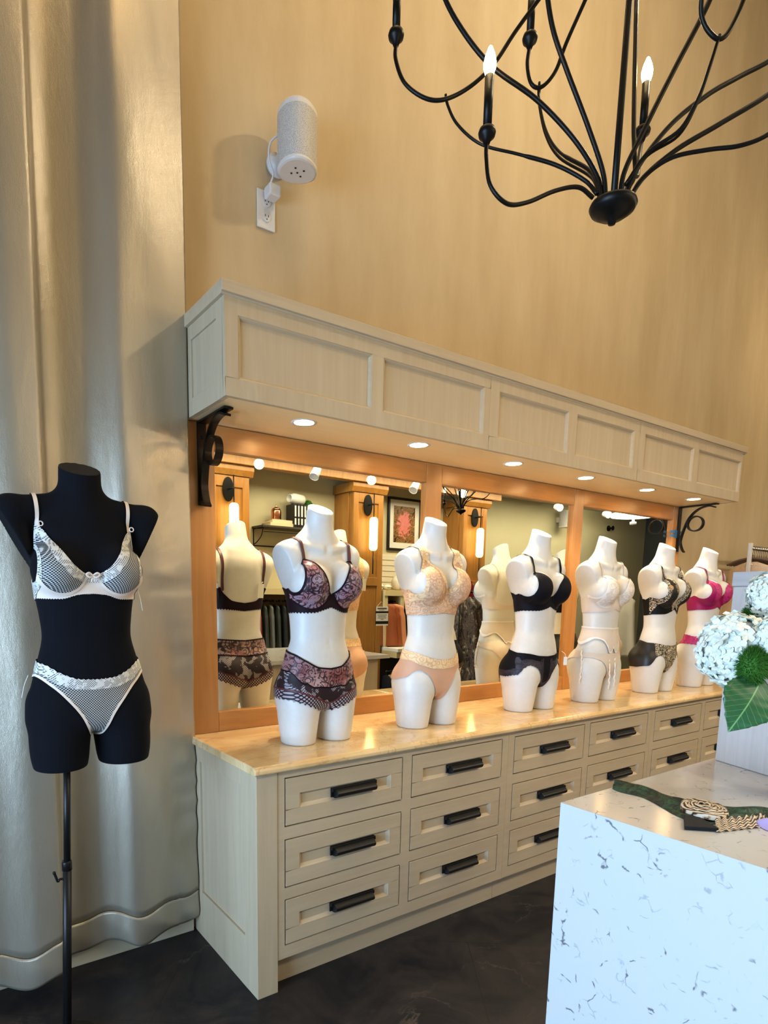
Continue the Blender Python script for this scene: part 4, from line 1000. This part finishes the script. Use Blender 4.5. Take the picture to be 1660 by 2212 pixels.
# ------------------------------------------------------------------ chandelier
HUB = (.4635, -1.5164, 2.3648)
PATH = {
'A':[[-.031,.033,.063],[-.067,.049,.081],[-.121,.072,.066],[-.194,.09,.026],[-.25,.101,.01],[-.285,.12,.044],[-.288,.133,.105],[-.284,.138,.14]],
'C':[[-.349,.388,.46],[-.352,.383,.421],[-.338,.363,.365],[-.299,.33,.33],[-.258,.301,.329],[-.209,.266,.358],[-.163,.237,.409],[-.119,.209,.484],[-.05,.13,.60],[.04,.06,.74],[.11,.075,.86]],
'D':[[.008,.28,.546],[0,.277,.499],[.004,.265,.451],[.025,.249,.442],[.048,.226,.473],[.06,.204,.533],[.07,.15,.62],[.09,.09,.74],[.112,.075,.86]],
'B':[[.031,.004,.07],[.064,.013,.114],[.101,.02,.15],[.135,.03,.165],[.175,.052,.2],[.215,.078,.26],[.251,.096,.327]],
'E':[[.02,-.20,.55],[.05,-.15,.45],[.077,-.128,.385],[.107,-.146,.341],[.132,-.162,.352],[.155,-.18,.43],[.16,-.17,.51]],
'F':[[.044,-.017,.073],[.069,-.039,.115],[.099,-.08,.139],[.143,-.135,.142],[.181,-.186,.138],[.222,-.224,.156],[.256,-.251,.2],[.265,-.258,.25]]}
HOOK = {'C':[[-.023,.029,.072],[-.034,.056,.11],[-.08,.108,.153],[-.142,.169,.184],[-.205,.231,.214],[-.24,.277,.267],[-.256,.297,.313],[-.259,.303,.339]],
'D':[[-.002,.033,.06],[.002,.05,.115],[.012,.084,.165],[.005,.163,.239],[.008,.213,.318],[.018,.249,.416],[.022,.253,.454]],
'E':[[.034,-.006,.094],[.062,-.039,.155],[.095,-.093,.187],[.102,-.125,.236],[.105,-.143,.29],[.116,-.152,.346]]}
RIB = [[[-.015,.022,.06],[-.02,.035,.115],[-.058,.077,.2],[-.132,.131,.282],[-.219,.191,.347],[-.278,.234,.422],[-.318,.264,.502],[-.345,.28,.60]],
[[-.006,.016,.06],[-.017,.022,.119],[-.058,.042,.21],[-.116,.064,.31],[-.153,.079,.384],[-.177,.085,.466],[-.19,.09,.57]],
[[.03,.01,.07],[.153,.049,.178],[.170,.065,.26],[.186,.083,.348],[.245,.138,.668]],
[[.021,-.002,.06],[.025,-.007,.119],[.057,-.026,.203],[.108,-.053,.323],[.158,-.089,.447],[.178,-.103,.51],[.2,-.12,.6]],
[[.03,-.008,.06],[.062,-.018,.137],[.132,-.048,.235],[.209,-.089,.306],[.275,-.126,.35],[.35,-.169,.399],[.429,-.207,.486]],
[[.038,-.016,.06],[.069,-.028,.111],[.126,-.069,.169],[.208,-.127,.226],[.308,-.195,.299],[.391,-.247,.397],[.43,-.27,.5]]]
ch = empty('chandelier', HUB, 'black wrought iron chandelier with lit candle bulbs above the island', 'chandelier', 'wrought iron candle chandeliers')
L().lathe([(0, 0), (.008, .002), (.010, .010), (.030, .018), (.048, .030), (.053, .040), (.050, .048), (.040, .052), (.016, .056), (0, .058)], n=32).build('hub', 'iron', ch, smooth=True)
L().tube([(.002, .001, .05), (.036, .022, .255), (.074, .045, .524), (.112, .07, .86)], .0078, 10).build('centre_rod', 'iron', ch, smooth=True)
L().tube([(.112, .07, .86), (.112, .07, ZC - HUB[2] - .04)], .004, 8).lathe([(.008, 0), (.06, .01), (.065, .03), (.065, .036)], (.112, .07, ZC - HUB[2] - .037), n=24).build('hanging_rod', 'iron', ch, smooth=True)
for k, pts in PATH.items():
    a = L().tube(catmull(pts, 7), .0048, 8).build('candle_arm', 'iron', ch, smooth=True)
    up = Vector(pts[0] if k in 'CDE' else pts[-1])
    ln = .125
    c = L().lathe([(.006, -.006), (.010, .004), (.0175, .010), (.0195, .018), (.017, .026), (.0105, .030)], up, n=20); c.build('drip_cup', 'iron', a, smooth=True)
    L().lathe([(.0095, .030), (.0098, .03 + ln * .8)], up, n=16).build('candle_sleeve', 'iron', a, smooth=True)
    L().lathe([(.0085, .03 + ln * .8), (.0135, .045 + ln * .8), (.0140, .055 + ln * .8), (.0105, .070 + ln * .8), (.004, .086 + ln * .8), (0, .090 + ln * .8)], up, n=16).build('candle_bulb', 'bulb', a, smooth=True)
for k, pts in HOOK.items():
    b = L()
    if k != 'C': b.tube(catmull([(x + .016 * min(i, 2) / 2, y + .012 * min(i, 2) / 2, z) for i, (x, y, z) in enumerate(pts)], 7), .0034, 8)
    b.tube(catmull(pts, 7), [.0046 if i < 20 else .0034 for i in range(7 * (len(pts) - 1) + 1)], 8).build('hook_arm', 'iron', ch, smooth=True)
for pts in RIB: L().tube(catmull(pts, 7), .0056, 8).build('rib', 'iron', ch, smooth=True)
c2 = copy_tree(ch); c2.location = (3.97, -2.33, 2.365); c2.rotation_euler.z = 2.2
c2['label'] = 'second wrought iron chandelier, seen reflected in the middle mirror'
# ------------------------------------------------------------------ clothes rail beyond the last mannequin
rk = empty('clothes_rail', (4.42, -.22, 0), 'chrome clothes rail with hangers beyond the magenta bra torso', 'clothes rail')
for x in (4.55, 5.75):
    L().box(x - 4.42 - .016, x - 4.42 + .016, -.012, .012, .02, 1.945).build('upright', 'white' if x < 5 else 'steel', rk, bevel=.003)
    L().box(x - 4.42 - .02, x - 4.42 + .02, -.18, .18, 0, .03).build('foot', 'steel', rk, bevel=.004)
L().tube([(.13, 0, 1.905), (1.33, 0, 1.905)], .014, 14).build('hanging_bar', 'steel', rk, smooth=True)
L().tube([(.13, 0, 1.78), (1.33, 0, 1.78)], .008, 10).build('lower_bar', 'steel', rk, smooth=True)
M['hook'] = flat('hanger_steel', (.30, .26, .23), .35, 1.); M['taupe'] = flat('taupe_hanger', lin(120, 98, 84), .5)
hang = None
for i in range(15):
    x = 4.60 + i * .042
    if hang is None:
        hang = empty('clothes_hanger', (x, -.22, 1.905), 'taupe clothes hanger with steel hook in the row on the chrome rail', 'hanger', 'clothes hangers on the chrome rail')
        L().tube([(0, .016 * math.sin(q), .002 + .016 * math.cos(q)) for q in [-1.6 + 3.9 * k / 14 for k in range(15)]] + [(0, .0, -.04), (0, 0, -.075)], .0028, 6).build('hook', 'hook', hang, smooth=True)
        L().tube(catmull([(0, -.18, -.125), (0, -.10, -.09), (0, 0, -.075), (0, .10, -.09), (0, .18, -.125)], 6), .008, 8).build('shoulder_bar', 'taupe', hang, smooth=True)
    else:
        o = copy_tree(hang); o.location.x = x; o.rotation_euler.z = RNG.uniform(-.12, .12)

def hanging(name, loc, w, ln, mt, label, cat, group=None, th=.05, shoulder=.5, seed=0, rz=0., flare=1.15, folds=3):
    rg = random.Random(seed); rings = []; N = 40; ph = rg.uniform(0, 6)
    prof = [(0, .22), (.03, .55), (.07, shoulder + .38), (.16, shoulder + .36), (.3, .92), (.6, 1.0), (1.0, flare)]
    for k in range(25):
        t = k / 24; s = float(pchip(np.array([t]), *zip(*prof))[0]); r = []
        for j in range(N):
            q = 2 * PI * j / N; c, sn = math.cos(q), math.sin(q)
            f = 1 + (.35 * t) * math.sin(q * folds * 2 + ph + .6 * t)
            r.append((w * .5 * s * math.copysign(abs(c) ** .7, c), th * .5 * f * math.copysign(abs(sn) ** .8, sn) * (.5 + .5 * min(1, t * 4)), -ln * t))
        rings.append(r)
    t = empty(name, loc, label, cat, group, rz); loft(rings).build('cloth', mt, t, smooth=True)
    L().tube([(0, .0 + .014 * math.sin(q), .045 + .014 * math.cos(q)) for q in [-1.6 + 3.9 * k / 12 for k in range(13)]] + [(0, 0, .0)], .0025, 6).build('hanger_hook', 'hook', t, smooth=True)
    return t
M['lacecloth'] = swirl('beige_lace_cloth', lin(226, 200, 172), lin(206, 174, 142), 40, None, .7, .6)
hanging('lace_garment', (4.60, -.22, 1.80), .40, .80, 'lacecloth', 'beige lace garment at the near end of the chrome clothes rail', 'garment', seed=3, rz=PI / 2 - .15)

# ------------------------------------------------------------------ the shop across the aisle, seen in the mirrors
YC = -3.60
for i, (a, c) in enumerate(((1.65, 2.10), (3.47, 3.92), (5.31, 5.76))):
    b = MB().box(a, c, YF, YC + .0, 0, 2.82)
    w = .075; y0, y1 = YC + .0005, YC + .016
    b.box(a, a + w, y0, y1, 0, 2.71).box(c - w, c, y0, y1, 0, 2.71)
    for z0, z1 in ((0, .15), (1.62, 1.72), (2.60, 2.71)): b.box(a + w, c - w, y0, y1, z0, z1)
    b.box(a - .016, a - .0005, YF + .001, YC - .07, 0, 2.71)
    struct(b, f'trim_{i + 2}', 'column', bevel=.003)
    struct(MB().prism([(YF + .002, 2.715), (YC + .03, 2.715), (YC + .06, 2.77), (YC + .06, 2.818), (YF + .002, 2.818)], 0, a - .04, c + .04), f'trim_{i + 5}', 'column')
    xc = (a + c) / 2
    s = empty('wall_sconce', (xc, YC + .016, 2.40), ['tall glass sconce on the wooden pilaster reflected behind the first torso', 'tall glass sconce on the wooden pilaster by the pink picture', 'tall glass sconce on the wooden pilaster behind the second chandelier'][i], 'sconce', 'glass wall sconces on pilasters')
    b = L().lathe([(0, 0), (.062, 0), (.062, .016), (0, .016)], (-.02, 0, .17), (0, 1, 0), 28)
    b.v = [(x, y, .17 + (z - .17) * 2.0) for x, y, z in b.v]; b.build('back_plate', 'iron', s, bevel=.002)
    L().tube([(-.02, .01, .17), (-.02, .10, .17), (0, .10, .17)], .008, 10).build('arm', 'iron', s, smooth=True)
    L().tube([(0, .10, .30), (0, .10, .02)], .0065, 10).tube([(0, .10, -.37), (0, .10, -.64)], .0065, 10).build('rod', 'iron', s, smooth=True)
    L().lathe([(0, -.365), (.03, -.362), (.046, -.345), (.05, -.32), (.05, -.02), (.046, .005), (.03, .022), (0, .025)], (0, .10, 0), n=28).build('glass_shade', 'shade', s, smooth=True)
# wall shelf with books
M['shelfwood'] = flat('dark_shelf_board', lin(64, 58, 46), .5)
ws = empty('wall_shelf', (2.70, YF, 2.25), 'black wire wall shelf with dark board carrying books', 'shelf')
L().box(-.38, .38, .002, .27, -.012, .010).build('board', 'shelfwood', ws, bevel=.002)
for x in (-.36, .36):
    L().tube([(x, .006, -.014), (x, .25, -.014)], .006, 8).tube([(x, .008, -.014), (x, .008, -.20)], .006, 8).tube(catmull([(x, .24, -.014), (x, .20, -.10), (x, .10, -.16), (x, .01, -.19)], 6), .005, 8).build('bracket', 'iron', ws, smooth=True)
L().tube([(-.36, .01, -.20), (.36, .01, -.20)], .006, 8).tube([(-.36, .25, -.06), (.36, .25, -.06)], .004, 8).build('cross_wire', 'iron', ws, smooth=True)
M['page'] = flat('book_pages', lin(226, 214, 186), .8); M['bookcream'] = flat('cream_book_cover', lin(216, 198, 162), .6); M['bookblack'] = flat('black_book_cover', lin(20, 18, 18), .4); M['bookwhite'] = flat('white_spine_band', lin(222, 220, 214), .5)
def book(loc, sz, cover, label, group, rz=0, bands=False):
    t = empty('book', loc, label, 'book', group, rz); x, y, z = sz
    b = L().box(-x / 2, x / 2, -y / 2, y / 2, 0, .003).box(-x / 2, x / 2, -y / 2, y / 2, z - .003, z).box(-x / 2, x / 2, y / 2 - .003, y / 2, .0031, z - .0031)
    b.build('cover', cover, t); L().box(-x / 2 + .004, x / 2 - .004, -y / 2 + .004, y / 2 - .0035, .0033, z - .0033).build('pages', 'page', t); return t
book((2.58, -3.83, 2.2605), (.30, .21, .036), 'bookcream', 'cream covered book lying flat on the wire shelf, bottom of two', 'books on the wire shelf')
book((2.59, -3.83, 2.297), (.26, .19, .036), 'bookcream', 'cream covered book lying flat under the copper jar', 'books on the wire shelf')
M['copper'] = flat('copper', (.72, .34, .22), .22, 1.)
cj = empty('copper_jar', (2.56, -3.83, 2.3335), 'copper lidded jar standing on two flat books', 'jar')
L().lathe([(0, 0), (.055, 0), (.058, .01), (.058, .10), (.054, .115), (0, .116)], n=28).build('body', 'copper', cj, smooth=True)
L().lathe([(.050, .1165), (.045, .13), (.012, .145), (.009, .15), (.012, .158), (.006, .168), (0, .170)], n=24).build('lid', 'copper', cj, smooth=True)
for i, (w, bl) in enumerate(((.040, 1), (.034, 0), (.042, 1), (.036, 1))):
    x = 2.745 + i * .043
    t = empty('book', (x, -3.80, 2.2605), ['thick black book with white spine band, upright beside the copper jar', 'slim upright book between two black books', 'black book with white title band, third upright book from the jar', 'upright black book at the end of the row under the glass jar'][i], 'book', 'books on the wire shelf')
    L().box(-w / 2, w / 2, -.09, .09, 0, .26).build('cover', 'bookblack', t, bevel=.002)
    L().box(-w / 4, w / 4, .0902, .0908, .03, .10).box(-w / 4, w / 4, .0902, .0908, .12, .24).build('spine_title', 'bookwhite', t)
M['jarglass'] = flat('frosted_glass', lin(206, 206, 200), .2)
gj = empty('glass_jar', (2.80, -3.79, 2.583), 'pale glass jar lying on its side on top of the upright books', 'jar')
L().lathe([(0, -.11), (.05, -.108), (.060, -.09), (.062, .05), (.045, .085), (.045, .11), (.04, .112), (.038, .06), (0, .05)], (0, 0, 0), (-1, .25, 0), 26).build('body', 'jarglass', gj, smooth=True)
fuzz((2.965, -3.80, 2.53), .06, 'round green plant ball at the end of the books', 9)
o = [q for q in COL.objects if q.get('label') == 'round green plant ball at the end of the books'][0]
o.name = 'plant_ball'; o['category'] = 'plant'; o['group'] = ''; del o['group']
for ch_ in list(o.children):
    if ch_.name.startswith('stem'): bpy.data.objects.remove(ch_)
L().lathe([(0, -.27), (.035, -.27), (.045, -.20), (.045, -.06), (0, -.06)], n=20).build('pot', 'bookcream', o, smooth=True)
# framed picture
pf = empty('framed_picture', (4.58, YF, 2.44), 'black framed picture with pink abstract swirl, reflected between the torsos', 'picture')
mm = NT('pink_swirl_art'); x, y, z = mm.xyz(); rr_ = mm.math('SQRT', mm.math('ADD', mm.math('MULTIPLY', x, x), mm.math('MULTIPLY', mm.math('MULTIPLY', z, z), .6)))
nn = mm.noise(mm.vec((9, 1, 9)), 1.2, 5, .6, 2.)
mm.set(Base_Color=mm.mix(mm.step(mm.math('ADD', rr_, mm.math('MULTIPLY', mm.math('SUBTRACT', nn, .5), .4)), .115, .095), mm.ramp(nn, [(.38, lin(40, 30, 26)), (.5, lin(150, 120, 70)), (.58, lin(120, 40, 36)), (.7, lin(206, 180, 130))]), mm.mix(nn, lin(224, 150, 146), lin(190, 96, 90))), Roughness=.25); M['art'] = mm.m
b = L(); W_, H_ = .29, .34
b.box(-W_, -W_ + .028, .001, .035, -H_, H_).box(W_ - .028, W_, .001, .035, -H_, H_).box(-W_ + .028, W_ - .028, .001, .035, H_ - .028, H_).box(-W_ + .028, W_ - .028, .001, .035, -H_, -H_ + .028); b.build('frame', 'bookblack', pf, bevel=.002)
L().box(-W_ + .028, W_ - .028, .002, .012, -H_ + .028, H_ - .028).build('mat_board', 'bookwhite', pf)
L().box(-.185, .185, .0122, .0135, -.235, .235).build('print', 'art', pf)
# slat panel, packages, wall units
M['slat'] = flat('white_slat_board', lin(222, 216, 196), .5)
sl = empty('slat_panel', (4.61, YF, 1.8), 'white slatted display panel on the wall under the framed picture', 'slat panel')
b = L()
for i in range(6): b.box(-.68, .68, .001, .022, -.19 + i * .072, -.19 + i * .072 + .064)
b.box(-.68, .68, .0005, .008, -.19, .24); b.build('slats', 'slat', sl)
M['unit'] = flat('cream_display_unit', lin(206, 188, 142), .5); M['topwhite'] = flat('white_display_top', lin(232, 228, 218), .4)
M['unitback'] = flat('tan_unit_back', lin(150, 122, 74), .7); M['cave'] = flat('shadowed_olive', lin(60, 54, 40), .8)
def unit(x0, x1, lab, xm):
    r = empty('display_unit', ((x0 + x1) / 2, YF, 0), lab, 'display unit', 'cream open display units between the pilasters')
    MB().box(x0, x1, YF + .001, YC + .05, 1.50, 1.57).build('top_shelf', 'unit', r, bevel=.002)
    for x in (x0, xm, x1 - .055): MB().box(x, x + .055, YF + .03, YC + .04, .86, 1.4995).build('post', 'unit', r, bevel=.002)
    MB().box(x0, x1, YF + .001, YF + .025, 0, 1.4995).build('back_panel', 'unitback', r)
    MB().box(x0, x1, YF + .026, -3.28, .815, .8595).build('counter', 'topwhite', r, bevel=.004)
    MB().box(x0, x1, YF + .026, -3.30, .74, .8145).build('counter_edge', 'unit', r, bevel=.003)
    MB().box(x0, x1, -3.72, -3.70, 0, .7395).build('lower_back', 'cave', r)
    MB().tube([(x0 + .06, -3.68, 1.43), (x1 - .06, -3.68, 1.43)], .012, 10).build('upper_rail', 'iron', r, smooth=True)
    MB().tube([(x0 + .02, -3.52, .55), (x1 - .02, -3.52, .55)], .010, 10).build('lower_rail', 'iron', r, smooth=True)
unit(2.13, 3.44, 'cream display unit with dark garments behind the first torso', 2.9)
unit(3.95, 5.28, 'cream display unit with rust and black garments between the first two torsos', 4.22)
M['rust'] = flat('rust_silk', lin(150, 78, 40), .5); M['tan'] = flat('tan_silk', lin(206, 140, 100), .5); M['dk'] = flat('dark_olive_cloth', lin(44, 46, 36), .7)
M['red'] = flat('rust_red_cloth', lin(130, 40, 24), .6); M['greyc'] = flat('grey_cloth', lin(96, 94, 84), .7)
gi = 0
for x, mt, nm in ((2.22, 'red', 'rust red'), (2.30, 'dk', 'dark olive'), (2.38, 'greyc', 'grey'), (2.46, 'dk', 'dark olive'), (2.54, 'black', 'black'), (2.62, 'greyc', 'grey'), (2.70, 'black', 'black'), (2.78, 'black', 'black')):
    gi += 1; hanging('hanging_garment', (x, -3.66, 1.385), .30, .50, mt, f'{nm} garment hanging in the display unit behind the first torso', 'garment', f'{nm} garments behind the first torso', .06, .45, gi, PI / 2 + .2)
for x, mt, lab in ((3.98, 'rust', 'rust silk robe hanging beside the black tops'), (4.05, 'rust', 'rust brown top with tan hem in the display unit'), (4.13, 'tan', 'long tan slip hanging in the display unit')):
    gi += 1; hanging('hanging_garment', (x, -3.60, 1.40), .34, .53, mt, lab, 'garment', None, .07, .45, gi, .5)
for x, lab in ((4.34, 'black top on a hanger next to the printed sign'), (4.42, 'black top behind the other black top, nearer the post')):
    gi += 1; hanging('hanging_garment', (x, -3.66, 1.40), .26, .52, 'black', lab, 'garment', None, .07, .3, gi, .6, 1.35)
gi += 1; hanging('hanging_garment', (4.62, -3.62, 1.42), .34, .56, 'topwhite', 'white nightdress hanging beside the black tops', 'garment', None, .07, .45, gi, .3)
for i, x in enumerate(np.linspace(3.98, 4.9, 14)):
    c = ['black', 'page', 'black', 'greyc', 'tan', 'black', 'red'][i % 7]
    gi += 1; hanging('small_garment', (x, -3.52, .505), .22, .34, c, {'black': 'small black garment', 'page': 'small cream garment', 'greyc': 'small grey garment', 'tan': 'small tan garment', 'red': 'small rust garment'}[c] + ' on the low rail below the white counter', 'garment', {'black': 'black', 'page': 'cream', 'greyc': 'grey', 'tan': 'tan', 'red': 'rust'}[c] + ' garments on the low rail', .05, .45, gi, PI / 2 + .15)
# printed sign (unreadable small print)
sg = empty('shop_sign', (3.80, -3.42, 1.27), 'small black and white printed sign hanging in front of the rust garments', 'sign')
L().box(-.10, .10, 0, .004, -.13, .10).build('card', 'bookblack', sg)
b = L().box(-.095, .095, .0042, .005, .045, .10).box(-.095, .095, .0042, .005, -.075, .020).box(-.095, .095, .0042, .005, -.13, -.112); b.build('white_panel', 'bookwhite', sg)
b = L().box(-.075, .07, .0052, .0058, .068, .086).box(-.05, .03, .0052, .0058, .055, .060)
for i, (a, c) in enumerate(((-.075, .075), (-.065, .06), (-.07, .068), (-.02, .025))): b.box(a, c, .0052, .0058, -.004 - i * .018, .002 - i * .018)
b.build('print_line', 'greyc', sg)
L().tube([(-.08, .002, .10), (0, -.02, .16), (.08, .002, .10)], .0015, 6).build('string', 'string', sg)
for i, (x, w, h) in enumerate(((3.99, .12, .09), (4.12, .12, .075), (4.28, .13, .19), (4.46, .16, .10))):
    t = empty('wrapped_package', (x, -3.72, 1.5705), ['white wrapped package on the display unit, beside the pilaster', 'low white package with printed line on the display unit', 'tall clear wrapped white package on the display unit', 'white package behind the nude bralette torso on the display unit'][i], 'package', 'white packages on the display unit')
    L().ball((0, 0, h / 2), h / 2, 14, (w / h, 1.0, 1)).build('wrap', 'topwhite', t, smooth=True)
    L().box(-w * .3, w * .3, h / 2 + .001, h / 2 + .003, h * .4, h * .5).build('print_line', 'greyc', t)
nb = empty('folded_papers', (4.35, -3.36, .86), 'folded black and white papers on the white display counter', 'papers')
L().box(-.12, .12, -.05, .05, .0005, .004).build('white_sheet', 'bookwhite', nb); L().box(-.14, .02, -.03, .06, .0042, .012).build('dark_cover', 'bookblack', nb)
# patterned dresses on a rail behind the ivory torso's reflection
mm = NT('grey_brown_print'); nn = mm.noise(mm.vec((14, 14, 7)), 1.6, 4, .6, 1.)
mm.set(Base_Color=mm.ramp(nn, [(.40, lin(34, 26, 22)), (.48, lin(96, 84, 74)), (.56, lin(70, 48, 42)), (.64, lin(168, 162, 142))]), Roughness=.7); M['print'] = mm.m
M['pine'] = flat('pine_green_cloth', lin(18, 62, 48), .7); M['pink'] = flat('cerise_cloth', lin(190, 40, 84), .6); M['crimson'] = flat('crimson_cloth', lin(120, 8, 20), .6)
fr = empty('garment_rail', (4.95, -2.95, 0), 'black rail holding patterned dresses, reflected left of the ivory torso', 'clothes rail')
for x in (-.30, .55): L().tube([(x, 0, 0), (x, 0, 1.56)], .012, 10).build('upright', 'iron', fr, smooth=True)
L().tube([(-.30, 0, 1.56), (.55, 0, 1.56)], .012, 10).build('hanging_bar', 'iron', fr, smooth=True)
for x in (-.30, .55): L().box(x - .02, x + .02, -.2, .2, 0, .02).build('foot', 'iron', fr)
for i, (x, mt, lab) in enumerate(((4.76, 'print', 'grey brown patterned dress, first on the black rail'), (4.88, 'print', 'grey brown patterned dress hanging between another dress and the green one'), (5.02, 'pine', 'pine green dress on the black rail'), (5.16, 'print', 'grey brown patterned dress at the far end of the black rail'))):
    hanging('patterned_dress', (x, -2.95, 1.50), .34, 1.25, mt, lab, 'dress', None, .09, .4, 40 + i, .9)
hanging('cerise_top', (5.02, -2.86, 1.53), .26, .20, 'pink', 'cerise pink top hanging over the green dress', 'garment', None, .07, .4, 51, .6)
hanging('crimson_top', (4.98, -3.2, 1.72), .26, .26, 'crimson', 'crimson top hanging above the patterned dresses', 'garment', None, .07, .4, 52, .6)
hanging('white_robe', (8.2, -3.0, 1.55), .55, .95, 'topwhite', 'white robe reflected beyond the ivory torso', 'garment', None, .12, .5, 53, .8)
M['denim'] = flat('pale_blue_cloth', lin(150, 170, 176), .7)
hanging('pale_blue_trousers', (8.3, -3.25, .95), .5, .85, 'denim', 'pale blue trousers hanging below the white robe', 'garment', None, .12, .5, 54, .8)
# track lights and other fittings on the low ceiling
for i, (x, y, lit, dx, dz) in enumerate(((2.02, -3.2, 1, .1, -1), (2.69, -3.2, 0, -.55, -.8), (3.42, -3.2, 1, .15, -1), (4.08, -3.2, 0, -.7, -.8), (4.86, -3.2, 1, .2, -1), (6.80, -3.2, 1, .3, -1), (8.0, -3.2, 1, .1, -1))):
    t = empty('track_light', (x, y, 2.98), ['lit white track light, first by the mirror corner', 'unlit white track light above the wire shelf', 'lit white track light in front of the middle pilaster', 'unlit white track light above the framed picture', 'lit white track light in front of the second chandelier', 'lit white track light beside the black camera', 'lit white track light above the ivory torso reflection'][i], 'track light', 'white track lights on the low ceiling')
    L().lathe([(.03, -.012), (.03, 0)], n=20).tube([(0, 0, -.01), (0, 0, -.17)], .008, 8).build('stem', 'white', t, smooth=False)
    d = (Vector((-.46, .86, -.22)) if lit else Vector((dx, .3, dz))).normalized(); c = Vector((0, 0, -.20))
    L().lathe([(0, -.075), (.030, -.072), (.040, -.06), (.052, .07), (.046, .07), (.044, .055)], c, d, 24).build('head', 'white', t, smooth=True)
    L().lathe([(0, .066), (.045, .066)], c, d, 24).build('lens', 'spotlens' if lit else 'white', t)
sc_ = empty('security_camera', (6.62, -3.3, 2.98), 'small black ceiling camera beside a lit track light', 'camera')
L().lathe([(0, 0), (.06, 0), (.06, -.03), (0, -.03)], n=20).build('base', 'iron', sc_); L().ball((0, 0, -.06), .045, 16).build('dome', 'iron', sc_, smooth=True)
dm = empty('ceiling_lamp', (8.5, -3.05, 2.82), 'large round white ceiling lamp reflected above the embroidered bralette torso', 'lamp')
L().lathe([(0, 0), (.33, 0), (.33, -.05), (.30, -.055), (0, -.055)], n=40).build('diffuser', 'dome', dm, smooth=False)
L().lathe([(0, -.056), (.02, -.056), (.02, -.12), (.05, -.13), (.05, -.17), (0, -.18)], n=20).tube([(0, 0, 0), (0, 0, .158)], .02, 12).build('finial', 'white', dm, smooth=True)
s2 = empty('wall_speaker', (7.86, -3.80, 2.62), 'small white speaker on the opposite wall, reflected above the black bra torso', 'speaker')
loft([oval(.11, .018), oval(.11, .24)]).build('grille', 'grille', s2); loft([oval(.11, .2405), oval(.10, .26)]).build('top_cap', 'white', s2); loft([oval(.105, .0), oval(.11, .0175)]).build('bottom_cap', 'white', s2)
L().box(-.04, .04, -.169, -.10, .09, .17).build('wall_mount', 'white', s2)
sk = empty('wall_sprinkler', (9.3, YF, 2.72), 'small dark sprinkler head high on the opposite wall', 'sprinkler')
L().lathe([(.05, 0), (.05, .01), (.015, .012), (.015, .08), (.04, .085), (.04, .09), (0, .09)], (0, .001, 0), (0, 1, 0), 16).build('head', 'rubbed', sk, smooth=False)

# ------------------------------------------------------------------ light
def area(name, loc, rot, sx, sy, e, c):
    ld = bpy.data.lights.new(name, 'AREA'); ld.shape = 'RECTANGLE'; ld.size = sx; ld.size_y = sy; ld.energy = e; ld.color = c
    o = bpy.data.objects.new(name, ld); COL.objects.link(o); o.location = loc; o.rotation_euler = rot; return o
def point(name, loc, e, c, r=.05):
    ld = bpy.data.lights.new(name, 'POINT'); ld.energy = e; ld.color = c; ld.shadow_soft_size = r
    o = bpy.data.objects.new(name, ld); COL.objects.link(o); o.location = loc; return o
wl = area('window_daylight', (XL + .06, -2.0, 1.2), (0, -PI / 2, 0), 1.95, 2.2, 78, (.47, .70, 1.0)); wl.data.spread = math.radians(112)
area('ceiling_fill', (1.8, -2.1, 6.0), (0, 0, 0), 4.5, 2.4, 20, (1, .86, .66))  # warm fill added overhead, no actual fixture there
area('low_ceiling_fill', (4.6, -3.1, 2.95), (0, 0, 0), 8, .4, 120, (1, .90, .70))  # added fill lamp that brightens the far side of the shop for the mirrors
point('gallery_spot', (2.1, -1.6, 4.5), 60, (1, .83, .58), .07)
point('gallery_spot', (5.4, -.9, 3.6), 16, (1, .80, .50), .2)
point('gallery_spot', (.2, -1.0, 4.7), 20, (1, .68, .32), .25)
w = bpy.data.worlds.new('daylight'); S.world = w; w.use_nodes = True
w.node_tree.nodes['Background'].inputs[0].default_value = (.62, .80, 1, 1); w.node_tree.nodes['Background'].inputs[1].default_value = 1.2

# ------------------------------------------------------------------ camera
R = ((.8229, -.5681, .0117), (-.0757, -.13, -.9886), (.5632, .8126, -.15))
cd = bpy.data.cameras.new('camera'); cam = bpy.data.objects.new('camera', cd); COL.objects.link(cam)
mw = Matrix(((R[0][0], -R[1][0], -R[2][0]), (R[0][1], -R[1][1], -R[2][1]), (R[0][2], -R[1][2], -R[2][2]))).to_4x4()
mw.translation = (-.96663, -2.4696, 1.49795); cam.matrix_world = mw
cd.sensor_fit = 'HORIZONTAL'; cd.sensor_width = 36; cd.lens = 1333.535 * 36 / 1660
cd.shift_x = (830 - 728.38) / 1660; cd.shift_y = (1488.63 - 1106) / 1660; cd.clip_start = .02
S.camera = cam
S.view_settings.view_transform = 'Standard'; S.view_settings.look = 'None'; S.view_settings.exposure = 0.46; S.view_settings.gamma = .93
S.cycles.use_denoising = True; S.cycles.max_bounces = 6; S.cycles.diffuse_bounces = 3; S.cycles.glossy_bounces = 4; S.cycles.use_adaptive_sampling = True; S.cycles.adaptive_threshold = .1; S.cycles.adaptive_min_samples = 20; S.cycles.sample_clamp_indirect = 6
bpy.context.view_layer.update()
